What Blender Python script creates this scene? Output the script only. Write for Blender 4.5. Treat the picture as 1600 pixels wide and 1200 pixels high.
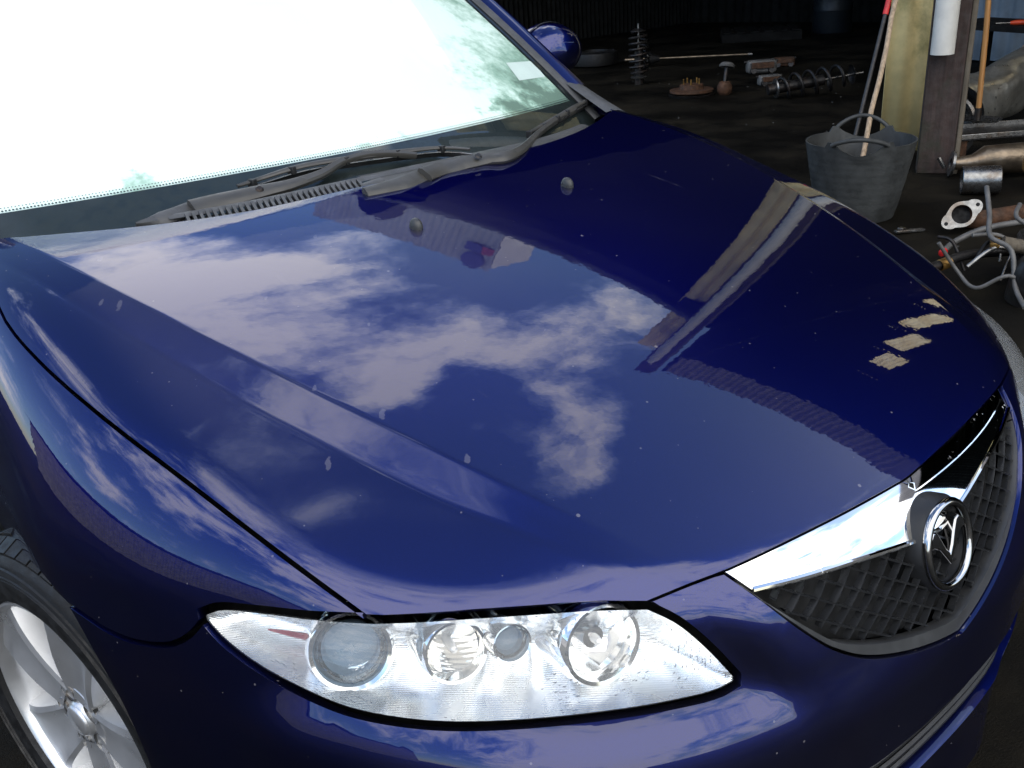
import bpy, bmesh, math, random
import numpy as np
from mathutils import Vector, Matrix
from mathutils.geometry import delaunay_2d_cdt
random.seed(4)
rng = np.random.default_rng(4)
for o in list(bpy.data.objects):
    bpy.data.objects.remove(o)
SC = bpy.context.scene
COL = SC.collection
R = math.radians

# ------------------------------------------------------------------ camera
CAM_POS = (-1.0331, -1.3766, 1.3588)
YAW, PITCH, ROLL, FPX = R(38.15), R(24.42), R(-4.42), 1454.4
cd = bpy.data.cameras.new('camera')
cam = bpy.data.objects.new('camera', cd)
COL.objects.link(cam)
cd.sensor_fit = 'HORIZONTAL'
cd.sensor_width = 36.0
cd.lens = 36.0 * FPX / 1600.0
cd.clip_start = 0.02
cd.clip_end = 3000
f = Vector((math.sin(YAW) * math.cos(PITCH), math.cos(YAW) * math.cos(PITCH), -math.sin(PITCH)))
r = Vector((math.cos(YAW), -math.sin(YAW), 0))
u = r.cross(f)
r2 = r * math.cos(ROLL) + u * math.sin(ROLL)
u2 = u * math.cos(ROLL) - r * math.sin(ROLL)
mat4 = Matrix((r2, u2, -f)).transposed().to_4x4()
mat4.translation = Vector(CAM_POS)
cam.matrix_world = mat4
SC.camera = cam

# ------------------------------------------------------------------ sky, sun, exposure
SUN_EL, SUN_AZ = R(30), R(100)          # azimuth from +Y towards +X
world = bpy.data.worlds.new('World')
SC.world = world
world.use_nodes = True
nt = world.node_tree
nt.nodes.clear()
def wn(t, **k):
    n = nt.nodes.new(t)
    for a, b in k.items():
        setattr(n, a, b)
    return n
def wmath(op, a, b=None, clamp=False):
    n = wn('ShaderNodeMath', operation=op, use_clamp=clamp)
    for i, v in enumerate((a, b)):
        if v is None: continue
        if isinstance(v, (int, float)): n.inputs[i].default_value = v
        else: nt.links.new(v, n.inputs[i])
    return n.outputs[0]
tc = wn('ShaderNodeTexCoord')
DIRV = tc.outputs['Generated']
sky = wn('ShaderNodeTexSky', sky_type='NISHITA')
sky.sun_disc = False
sky.sun_elevation = SUN_EL
sky.sun_rotation = SUN_AZ
sky.dust_density = 0.3
sky.ozone_density = 4.0
def cloud_noise(scale, detail, rough, off):
    mp = wn('ShaderNodeMapping')
    mp.inputs['Location'].default_value = off
    mp.inputs['Scale'].default_value = (1, 1, 1.5)
    nt.links.new(DIRV, mp.inputs['Vector'])
    n = wn('ShaderNodeTexNoise')
    n.inputs['Scale'].default_value = scale
    n.inputs['Detail'].default_value = detail
    n.inputs['Roughness'].default_value = rough
    n.inputs['Distortion'].default_value = .25
    nt.links.new(mp.outputs[0], n.inputs['Vector'])
    return n.outputs['Fac']
# cumulus banks and gaps, one large unseen bank added to whiten the windscreen: (azimuth, elevation, radius in degrees, weight)
BANKS = [(13, 26, 8, .62), (21, 35, 7, .66), (31, 37, 7, .70), (43, 45, 6, .85), (55, 47.5, 5, .85), (74, 59, 4.5, .85), (66, 54, 4.5, .55),
         (41, 53, 4.5, .75), (57, 39.5, 4.5, .85), (48, 52, 3, -.7), (47, 38, 4, -.6), (27, 27, 4, -.55), (36, 43, 3, -.3), (81, 51, 5, -.8),
         (92, 60, 11, -.85), (46, 74, 8, -.4), (62, 68, 6, .35), (-60, 45, 30, .5), (-120, 30, 35, .45), (180, 50, 27, 1.3), (36, 48, 6, .3), (10, 40, 6, .3), (24, 46, 6, .35), (-125, 42, 20, .5), (140, 28, 22, .8), (5, 62, 9, .3), (110, 75, 14, -.35), (-5, 55, 10, -.6), (-50, 67, 8, .50), (0, 79, 3.5, .55), (-110, 84, 6, -.5), (-165, 10, 22, 1.1), (-40, 33, 7, -.4), (-70, 33, 7, .35)]
acc = wmath('MULTIPLY', wmath('SUBTRACT', cloud_noise(3.2, 9, .60, (3.1, 1.2, .4)), .5), 3.0)
acc = wmath('ADD', acc, wmath('MULTIPLY', wmath('SUBTRACT', cloud_noise(9, 7, .62, (7.7, 2.2, 5.4)), .5), 1.9))
dz = wn('ShaderNodeSeparateXYZ'); nt.links.new(DIRV, dz.inputs[0])
calm = wn('ShaderNodeMapRange', interpolation_type='SMOOTHSTEP')        # overhead the sheet of cloud is thin and even
for k_, v_ in (('From Min', .84), ('From Max', .97), ('To Min', 1.0), ('To Max', .3)): calm.inputs[k_].default_value = v_
nt.links.new(dz.outputs['Z'], calm.inputs['Value'])
acc = wmath('MULTIPLY', acc, calm.outputs[0])
for az, el, rad, w in BANKS:
    d = wn('ShaderNodeVectorMath', operation='DOT_PRODUCT')
    nt.links.new(DIRV, d.inputs[0])
    a, e = R(az), R(el)
    d.inputs[1].default_value = (math.sin(a) * math.cos(e), math.cos(a) * math.cos(e), math.sin(e))
    k = 1.0 / (1 - math.cos(R(rad)))
    ex = wmath('MULTIPLY', wmath('SUBTRACT', d.outputs['Value'], 1.0), k)
    g = wmath('MULTIPLY', wmath('EXPONENT', ex), w)
    acc = wmath('ADD', acc, g)
mr = wn('ShaderNodeMapRange', interpolation_type='SMOOTHSTEP')
mr.inputs['From Min'].default_value = .10
mr.inputs['From Max'].default_value = 1.0
nt.links.new(acc, mr.inputs['Value'])
cr = wn('ShaderNodeValToRGB')                     # thin veil -> bright body -> greyer heart of the cloud
cr.color_ramp.elements[0].position = 0.0
cr.color_ramp.elements[0].color = (.42, .58, .95, 1)
cr.color_ramp.elements[1].position = 1.0
cr.color_ramp.elements[1].color = (1.0, .98, .96, 1)
nt.links.new(mr.outputs[0], cr.inputs[0])
cmul = wn('ShaderNodeVectorMath', operation='SCALE')
nt.links.new(cr.outputs[0], cmul.inputs[0])
cmul.inputs['Scale'].default_value = 15.0
smul = wn('ShaderNodeVectorMath', operation='SCALE')
nt.links.new(sky.outputs[0], smul.inputs[0])
smul.inputs['Scale'].default_value = 1.35
mix = wn('ShaderNodeMix', data_type='RGBA')
nt.links.new(mr.outputs[0], mix.inputs['Factor'])
nt.links.new(smul.outputs[0], mix.inputs['A'])
nt.links.new(cmul.outputs[0], mix.inputs['B'])
bg = wn('ShaderNodeBackground')
nt.links.new(mix.outputs['Result'], bg.inputs['Color'])
bg.inputs['Strength'].default_value = 0.1
wo = wn('ShaderNodeOutputWorld')
nt.links.new(bg.outputs[0], wo.inputs['Surface'])

sd = bpy.data.lights.new('sun', 'SUN')
sd.energy = 4.5
sd.angle = R(1)
sd.color = (1, .95, .88)
sun = bpy.data.objects.new('sun', sd)
COL.objects.link(sun)
sdir = Vector((math.sin(SUN_AZ) * math.cos(SUN_EL), math.cos(SUN_AZ) * math.cos(SUN_EL), math.sin(SUN_EL)))
sun.rotation_euler = sdir.to_track_quat('Z', 'Y').to_euler()
sun.location = sdir * 20
SC.view_settings.view_transform = 'Standard'
SC.view_settings.look = 'None'
SC.view_settings.exposure = 1.0
SC.view_settings.gamma = 1.0
SC.view_settings.use_curve_mapping = False

# ------------------------------------------------------------------ material helpers
class NT:
    def __init__(s, name):
        s.m = bpy.data.materials.new(name); s.m.use_nodes = True
        s.t = s.m.node_tree; s.t.nodes.clear()
        s.out = s.n('ShaderNodeOutputMaterial')
        s.tc = s.n('ShaderNodeTexCoord')
        s.obj = s.tc.outputs['Object']
    def n(s, t, **k):
        x = s.t.nodes.new(t)
        for a, b in k.items(): setattr(x, a, b)
        return x
    def set(s, node, **k):
        for a, b in k.items():
            a = a.replace('_', ' ')
            i = node.inputs[a]
            if hasattr(b, 'is_output') or isinstance(b, bpy.types.NodeSocket): s.t.links.new(b, i)
            elif isinstance(b, (tuple, list)) and len(b) == 3 and i.type == 'RGBA': i.default_value = (*b, 1)
            else: i.default_value = b
        return node
    def math(s, op, a, b=None, clamp=False):
        n = s.n('ShaderNodeMath', operation=op, use_clamp=clamp)
        for i, v in enumerate((a, b)):
            if v is None: continue
            if isinstance(v, (int, float)): n.inputs[i].default_value = v
            else: s.t.links.new(v, n.inputs[i])
        return n.outputs[0]
    def noise(s, scale, detail=4, rough=.55, vec=None, stretch=None, off=(0, 0, 0), dist=0.):
        mp = s.n('ShaderNodeMapping')
        s.t.links.new(vec or s.obj, mp.inputs['Vector'])
        mp.inputs['Location'].default_value = off
        if stretch: mp.inputs['Scale'].default_value = stretch
        n = s.n('ShaderNodeTexNoise')
        s.set(n, Scale=scale, Detail=detail, Roughness=rough, Distortion=dist)
        s.t.links.new(mp.outputs[0], n.inputs['Vector'])
        return n.outputs['Fac']
    def ramp(s, fac, lo, hi, a=0., b=1.):
        n = s.n('ShaderNodeMapRange', interpolation_type='SMOOTHSTEP')
        s.set(n, **{'From Min': lo, 'From Max': hi, 'To Min': a, 'To Max': b})
        s.t.links.new(fac, n.inputs['Value'])
        return n.outputs[0]
    def mixc(s, fac, a, b):
        n = s.n('ShaderNodeMix', data_type='RGBA')
        for k, v in (('Factor', fac), ('A', a), ('B', b)):
            i = n.inputs[k] if k == 'Factor' else [x for x in n.inputs if x.name == k and x.type == 'RGBA'][0]
            if isinstance(v, (tuple, list)): i.default_value = (*v, 1)
            elif isinstance(v, (int, float)): i.default_value = v
            else: s.t.links.new(v, i)
        return [x for x in n.outputs if x.type == 'RGBA'][0]
    def bump(s, h, strength, dist=.01, normal=None):
        n = s.n('ShaderNodeBump')
        s.set(n, Strength=strength, Distance=dist)
        s.t.links.new(h, n.inputs['Height'])
        if normal: s.t.links.new(normal, n.inputs['Normal'])
        return n.outputs[0]
    def mixs(s, fac, a, b):
        n = s.n('ShaderNodeMixShader')
        if isinstance(fac, (int, float)): n.inputs[0].default_value = fac
        else: s.t.links.new(fac, n.inputs[0])
        s.t.links.new(a, n.inputs[1]); s.t.links.new(b, n.inputs[2])
        return n.outputs[0]
    def bsdf(s, **k):
        return s.set(s.n('ShaderNodeBsdfPrincipled'), **k)
    def done(s, sock):
        s.t.links.new(sock, s.out.inputs['Surface']); return s.m
def P_(d):
    return {k.replace('_', ' '): v for k, v in d.items()}
def simple(name, col, rough=.5, metal=0., var=.25, scale=20, bump=0., bscale=120, spec=.5, stretch=None, dirt=None, dirt_amt=.5, **extra):
    s = NT(name)
    nz = s.noise(scale, 5, .6, stretch=stretch)
    c2 = tuple(max(0, x * (1 - var)) for x in col); c1 = tuple(min(1, x * (1 + var)) for x in col)
    c = s.mixc(s.ramp(nz, .3, .7), c2, c1)
    if dirt:
        c = s.mixc(s.math('MULTIPLY', s.ramp(s.noise(scale * .35, 6, .65, off=(3, 5, 1)), .48, .66), dirt_amt), c, dirt)
    b = s.bsdf(**{'Base Color': c, 'Metallic': metal, 'Roughness': s.ramp(s.noise(scale * 2.3, 3), .3, .7, max(.02, rough * .8), min(1, rough * 1.2)),
                  'Specular IOR Level': spec})
    for k, v in extra.items(): b.inputs[k.replace('_', ' ')].default_value = v
    if bump:
        s.set(b, Normal=s.bump(s.noise(bscale, 4, .6), bump))
    return s.done(b.outputs[0])

MARKS = [(-.640, .150, .0060), (-.515, -.45, .0065), (-.478, -.572, .0050), (-.60, -.455, .0055), (-.688, .02, .0045), (-.672, -.01, .0060), (-.33, .02, .005), (-.50, -.13, .0035), (-.42, -.28, .003), (-.556, -.36, .004)]
def paint_material():
    s = NT('blue_metallic_paint')
    geo = s.n('ShaderNodeNewGeometry'); pos = geo.outputs['Position']
    sep = s.n('ShaderNodeSeparateXYZ'); s.t.links.new(pos, sep.inputs[0])
    flake = s.n('ShaderNodeTexVoronoi'); s.set(flake, Scale=2600.0); s.t.links.new(pos, flake.inputs['Vector'])
    fcol = s.mixc(s.math('MULTIPLY', flake.outputs['Color'], 1.0) if False else s.noise(900, 2, .5, vec=pos), (.0016, .0054, .064), (.0032, .0105, .112))
    peel = s.noise(55, 2, .5, vec=pos)
    ripple = s.noise(7, 2, .5, vec=pos)
    nrm = s.bump(peel, .012, .004)
    nrm = s.bump(ripple, .008, .03, nrm)
    b = s.bsdf(**{'Base Color': fcol, 'Metallic': 1.0, 'Specular Tint': (.10, .12, .45, 1), 'Roughness': .37, 'Coat Weight': 1.0, 'Coat Roughness': .012, 'Coat IOR': 1.58})
    s.set(b, **{'Coat Normal': nrm})
    # dried dew: a thin pale veil that ends in a ragged line some way below the wind screen
    ragged = s.noise(16, 8, .75, vec=pos)
    big = s.noise(3.2, 4, .6, vec=pos, off=(2, 7, 0))
    edge = s.math('ADD', s.math('MULTIPLY', s.math('SUBTRACT', big, .5), .20), s.math('MULTIPLY', s.math('SUBTRACT', ragged, .5), .05))
    yy = s.math('ADD', sep.outputs['Y'], edge)
    veil = s.math('MULTIPLY', s.ramp(yy, .066, .074, 1., 0.), s.ramp(yy, -.62, .0, .15, 1.))
    veil = s.math('MULTIPLY', veil, s.ramp(sep.outputs['X'], -.2, .05, 1., .12))
    veil = s.math('MULTIPLY', veil, s.math('MULTIPLY', s.ramp(sep.outputs['X'], -.74, -.66, 0., 1.), s.ramp(s.noise(5, 5, .6, vec=pos, off=(9, 2, 1)), .25, .75, .6, 1.)))
    # dried drips with a tail
    for (cx, cy, rad) in MARKS:
        dx = s.math('SUBTRACT', sep.outputs['X'], cx); dy = s.math('SUBTRACT', sep.outputs['Y'], cy)
        al = s.math('ADD', s.math('MULTIPLY', dx, .60), s.math('MULTIPLY', dy, .80)); ac = s.math('SUBTRACT', s.math('MULTIPLY', dx, .80), s.math('MULTIPLY', dy, .60))
        al = s.math('MULTIPLY', al, .42)
        dd = s.math('SQRT', s.math('ADD', s.math('MULTIPLY', al, al), s.math('MULTIPLY', ac, ac)))
        dd = s.math('ADD', dd, s.math('MULTIPLY', s.math('SUBTRACT', s.noise(120, 3, .6, vec=pos), .5), rad * 1.3))
        veil = s.math('MAXIMUM', veil, s.math('MULTIPLY', s.ramp(dd, rad * .55, rad * .75, 1., 0.), 2.6))
    # specks of dust and dried drops
    sp = s.n('ShaderNodeTexVoronoi'); s.set(sp, Scale=26.0, Randomness=1.0); s.t.links.new(pos, sp.inputs['Vector'])
    cell = s.n('ShaderNodeSeparateColor'); s.t.links.new(sp.outputs['Color'], cell.inputs[0])
    size = s.math('MULTIPLY', s.math('POWER', cell.outputs[0], 6), .075)
    speck = s.math('LESS_THAN', sp.outputs['Distance'], size)
    sp2 = s.n('ShaderNodeTexVoronoi'); s.set(sp2, Scale=95.0, Randomness=1.0); s.t.links.new(pos, sp2.inputs['Vector'])
    cell2 = s.n('ShaderNodeSeparateColor'); s.t.links.new(sp2.outputs['Color'], cell2.inputs[0])
    size2 = s.math('MULTIPLY', s.math('POWER', cell2.outputs[1], 14), .16)
    speck = s.math('MAXIMUM', speck, s.math('MULTIPLY', s.math('LESS_THAN', sp2.outputs['Distance'], size2), .8))
    # old wash runs
    run = s.noise(30, 3, .5, vec=pos, stretch=(1.0, .12, .25))
    runm = s.math('MULTIPLY', s.ramp(run, .68, .74), s.ramp(s.noise(4, 2, .5, vec=pos, off=(5, 5, 5)), .56, .66))
    fac = s.math('ADD', s.math('MULTIPLY', veil, .034), s.math('MULTIPLY', speck, .16))
    fac = s.math('ADD', fac, s.math('MULTIPLY', runm, .035), True)
    fac = s.math('ADD', fac, .0015)
    dust = s.n('ShaderNodeBsdfDiffuse'); s.set(dust, Color=(.62, .59, .62))
    return s.done(s.mixs(fac, b.outputs[0], dust.outputs[0]))

def glass_material(name, tint, ior=1.5, drops=0., rough=0.0, milk=0.):
    s = NT(name)
    geo = s.n('ShaderNodeNewGeometry')
    fr = s.n('ShaderNodeFresnel'); s.set(fr, IOR=ior)
    fac = s.math('MULTIPLY', fr.outputs[0], s.math('SUBTRACT', 1.0, geo.outputs['Backfacing']))
    t = s.n('ShaderNodeBsdfTransparent'); s.set(t, Color=tint)
    g = s.n('ShaderNodeBsdfGlossy'); s.set(g, Roughness=rough)
    if drops:
        pos = geo.outputs['Position']
        v = s.n('ShaderNodeTexVoronoi'); s.set(v, Scale=drops); s.t.links.new(pos, v.inputs['Vector'])
        where = s.ramp(s.noise(9, 3, .6, vec=pos), .50, .62)
        h = s.math('MULTIPLY', s.ramp(v.outputs['Distance'], .12, .42, 1., 0.), where)
        nb = s.bump(h, .9, .004)
        s.set(g, Normal=nb); s.set(fr, Normal=nb)
    body = t.outputs[0]
    if milk:
        dm = s.n('ShaderNodeBsdfDiffuse'); s.set(dm, Color=(.8, .81, .80)); body = s.mixs(milk, body, dm.outputs[0])
    return s.done(s.mixs(fac, body, g.outputs[0]))

def condensation_material():
    s = NT('white_condensation')
    geo = s.n('ShaderNodeNewGeometry'); pos = geo.outputs['Position']
    sep = s.n('ShaderNodeSeparateXYZ'); s.t.links.new(pos, sep.inputs[0])
    a = s.noise(4.5, 8, .62, vec=pos, off=(1, 2, 3))
    b = s.noise(60, 4, .6, vec=pos)
    # thinner towards the far pillar and along the lower edge
    side = s.ramp(sep.outputs['X'], .06, .66, .40, -.08)
    low = s.ramp(s.math('ADD', s.math('SUBTRACT', sep.outputs['Y'], s.math('MULTIPLY', s.math('MULTIPLY', sep.outputs['X'], sep.outputs['X']), .27)), s.math('MULTIPLY', s.math('SUBTRACT', a, .5), .30)), .345, .41, -.30, .1)
    v = s.math('ADD', s.math('ADD', s.math('ADD', a, s.math('MULTIPLY', s.math('SUBTRACT', b, .5), .22)), side), low)
    thick = s.ramp(v, .38, .62)
    col = s.mixc(thick, (.55, .72, .62), (.97, .985, .97))
    d = s.n('ShaderNodeBsdfDiffuse'); s.set(d, Color=col)
    tr = s.n('ShaderNodeBsdfTransparent'); s.set(tr, Color=(.7, .85, .8))
    return s.done(s.mixs(s.ramp(v, .20, .60, .35, 1.0), tr.outputs[0], d.outputs[0]))

def corrugated_shine(name, col, rough, metal, rust=None):
    return simple(name, col, rough, metal, .3, 6, .1, 60, dirt=rust, dirt_amt=.7)

M = {}
M['paint'] = paint_material()
M['black_plastic'] = simple('black_plastic', (.012, .0125, .0135), .45, var=.2, bump=.12, bscale=900)
M['grey_plastic'] = simple('weathered_grey_plastic', (.045, .044, .041), .50, var=.18, scale=9, bump=.10, bscale=700)
M['vent_plastic'] = simple('vent_grey_plastic', (.050, .051, .052), .55, var=.2, bump=.1, bscale=700)
M['mesh_plastic'] = simple('satin_grille_plastic', (.016, .0168, .018), .26, var=.15)
M['frame_plastic'] = simple('dark_grille_frame', (.032, .033, .034), .42, var=.15)
M['wiper'] = simple('faded_wiper_plastic', (.044, .042, .037), .42, var=.12, scale=14, bump=.06, bscale=500)
M['rubber'] = simple('black_rubber', (.004, .004, .004), .6, var=.3, bump=.1, bscale=300)
M['seal'] = simple('lamp_seal_rubber', (.006, .006, .006), .35, var=.2)
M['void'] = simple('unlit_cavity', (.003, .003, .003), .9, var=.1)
M['frit'] = simple('black_glass_frit', (.006, .008, .009), .5, var=.2)
M['wsglass'] = glass_material('windscreen_glass', (.86, .94, .90), 1.52)
M['sideglass'] = simple('dark_side_glass', (.01, .014, .013), .03, var=.1)
M['lens'] = glass_material('headlamp_lens', (.97, .98, .98), 1.5, drops=150., milk=.10)
M['innerlens'] = glass_material('inner_lens', (.80, .88, .93), 1.5, drops=90.)
M['cond'] = condensation_material()
def chrome(name, col, rough, ridge=0., specks=0., met=1.0):
    s = NT(name)
    geo = s.n('ShaderNodeNewGeometry'); pos = geo.outputs['Position']
    b = s.bsdf(**{'Base Color': col, 'Metallic': met, 'Roughness': s.ramp(s.noise(25, 4, .6, vec=pos), .3, .7, rough, rough * 1.8)})
    if ridge:
        w = s.n('ShaderNodeTexWave', wave_type='BANDS', bands_direction='DIAGONAL'); s.set(w, Scale=ridge, Distortion=0.0)
        s.t.links.new(pos, w.inputs['Vector'])
        s.set(b, Normal=s.bump(w.outputs['Fac'], .14, .003))
    if specks:
        sc = s.noise(specks, 2, .6, vec=pos, stretch=(1, .25, 1))
        pat = s.noise(8, 3, .6, vec=pos)
        m = s.math('MULTIPLY', s.ramp(sc, .66, .70), s.ramp(pat, .45, .6))
        d = s.n('ShaderNodeBsdfDiffuse'); s.set(d, Color=(.6, .6, .58))
        return s.done(s.mixs(s.math('MULTIPLY', m, .7), b.outputs[0], d.outputs[0]))
    return s.done(b.outputs[0])
M['chrome'] = chrome('bright_chrome', (.80, .80, .78), .02, specks=160.)
M['badge_chrome'] = chrome('badge_chrome', (.40, .40, .40), .06)
M['reflector'] = chrome('lamp_reflector', (.90, .90, .89), .05)
M['facets'] = chrome('faceted_lamp_bowl', (.84, .83, .80), .06, ridge=60.)
M['ridged'] = chrome('ridged_lamp_reflector', (.90, .91, .91), .17, ridge=170., met=.85)
M['alloy'] = simple('silver_alloy', (.60, .61, .62), .33, .75, .06, 8, .03, 400)
M['steel'] = simple('bare_steel', (.22, .22, .215), .30, .9, .25, 30, .1, 60, dirt=(.12, .08, .05), dirt_amt=.5)
M['dark_steel'] = simple('oily_dark_steel', (.026, .025, .025), .40, .6, .4, 30, .2, 90, dirt=(.05, .03, .02))
M['rust'] = simple('rusty_steel', (.075, .034, .016), .75, .2, .45, 25, .4, 90, dirt=(.05, .035, .025))
M['crumple'] = simple('crumpled_aluminium', (.50, .49, .44), .34, .85, .2, 9, .9, 14, dirt=(.30, .25, .18), dirt_amt=.5)
M['brass'] = simple('tarnished_brass', (.42, .24, .07), .35, .85, .35, 18, .2, 50, dirt=(.12, .07, .03))
M['heat_steel'] = simple('heat_stained_steel', (.22, .175, .125), .35, .85, .35, 12, .3, 30, dirt=(.10, .06, .03))
M['orange'] = simple('orange_plastic', (.62, .06, .015), .4)
M['red'] = simple('red_plastic', (.55, .02, .02), .4)
M['red_strip'] = simple('red_lamp_strip', (.22, .012, .025), .25)
M['amber'] = simple('clear_bulb_glass', (.75, .73, .70), .15, .3)
M['paper'] = simple('white_paper', (.82, .83, .83), .7, var=.03)
M['disc_blue'] = simple('faded_blue_drum', (.006, .009, .012), .5)
M['tub'] = simple('grey_rubber_tub', (.034, .037, .037), .62, var=.28, scale=9, bump=.12, bscale=60, dirt=(.016, .017, .016), dirt_amt=.7)
M['wood_pole'] = simple('grey_worn_wood', (.34, .25, .165), .75, var=.3, scale=14, stretch=(5, 5, .5), bump=.25, bscale=60)
M['orange_wood'] = simple('varnished_wood', (.42, .20, .06), .45, var=.2, scale=12, stretch=(5, 5, .4))
M['dark_pole'] = simple('dark_painted_pole', (.02, .018, .018), .5)
M['post_wood'] = simple('brown_stained_timber', (.040, .025, .021), .78, var=.35, scale=9, stretch=(4, 4, .25), bump=.35, bscale=30, dirt=(.022, .022, .012), dirt_amt=.8)
M['pale_wood'] = simple('weathered_timber_edge', (.10, .082, .058), .8, var=.35, scale=9, stretch=(4, 4, .25), bump=.3, bscale=40)
M['yellow_sheet'] = simple('yellowed_corrugated_sheet', (.72, .57, .26), .6, var=.15, scale=5, bump=.1, bscale=40, dirt=(.26, .22, .08), dirt_amt=.85)
M['white_pipe'] = simple('white_plastic_pipe', (.60, .585, .53), .45, var=.06, scale=12, dirt=(.45, .45, .42), dirt_amt=.4)
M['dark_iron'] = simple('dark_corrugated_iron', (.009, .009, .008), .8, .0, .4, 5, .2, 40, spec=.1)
M['shed_iron'] = simple('weathered_shed_iron', (.09, .085, .09), .7, .0, .3, 4, .1, 40)
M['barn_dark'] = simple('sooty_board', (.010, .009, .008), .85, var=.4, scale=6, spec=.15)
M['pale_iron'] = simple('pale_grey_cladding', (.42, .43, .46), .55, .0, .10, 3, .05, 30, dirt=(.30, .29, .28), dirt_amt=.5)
M['fascia_iron'] = simple('weathered_pink_grey_cladding', (.26, .22, .21), .65, .0, .2, 5, .1, 30)
M['gutter'] = simple('grey_gutter', (.10, .098, .093), .5)
M['sign_blue'] = simple('blue_sign_paint', (.03, .04, .25), .5)
M['sign_red'] = simple('red_sign_paint', (.42, .03, .04), .5)
M['blue_sheet'] = simple('pale_blue_sheet', (.13, .165, .20), .6, var=.25, scale=3)
def skylight_material():
    s = NT('translucent_roof_sheet')
    c = s.mixc(s.ramp(s.noise(3, 5, .6), .35, .7), (.80, .66, .38), (.98, .88, .60))
    t = s.n('ShaderNodeBsdfTranslucent'); s.set(t, Color=c)
    d = s.n('ShaderNodeBsdfDiffuse'); s.set(d, Color=(.6, .5, .3))
    return s.done(s.mixs(.12, t.outputs[0], d.outputs[0]))
M['skylight'] = skylight_material()
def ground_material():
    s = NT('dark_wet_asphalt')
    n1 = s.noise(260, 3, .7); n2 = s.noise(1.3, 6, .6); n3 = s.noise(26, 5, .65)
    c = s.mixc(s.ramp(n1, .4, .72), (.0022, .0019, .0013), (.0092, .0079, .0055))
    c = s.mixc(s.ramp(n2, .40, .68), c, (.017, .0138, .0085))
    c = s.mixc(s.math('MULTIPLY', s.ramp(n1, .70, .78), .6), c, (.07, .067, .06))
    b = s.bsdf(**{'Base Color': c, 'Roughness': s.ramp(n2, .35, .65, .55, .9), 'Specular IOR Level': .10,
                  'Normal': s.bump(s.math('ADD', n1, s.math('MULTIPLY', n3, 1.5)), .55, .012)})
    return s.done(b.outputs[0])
M['ground'] = ground_material()

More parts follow.
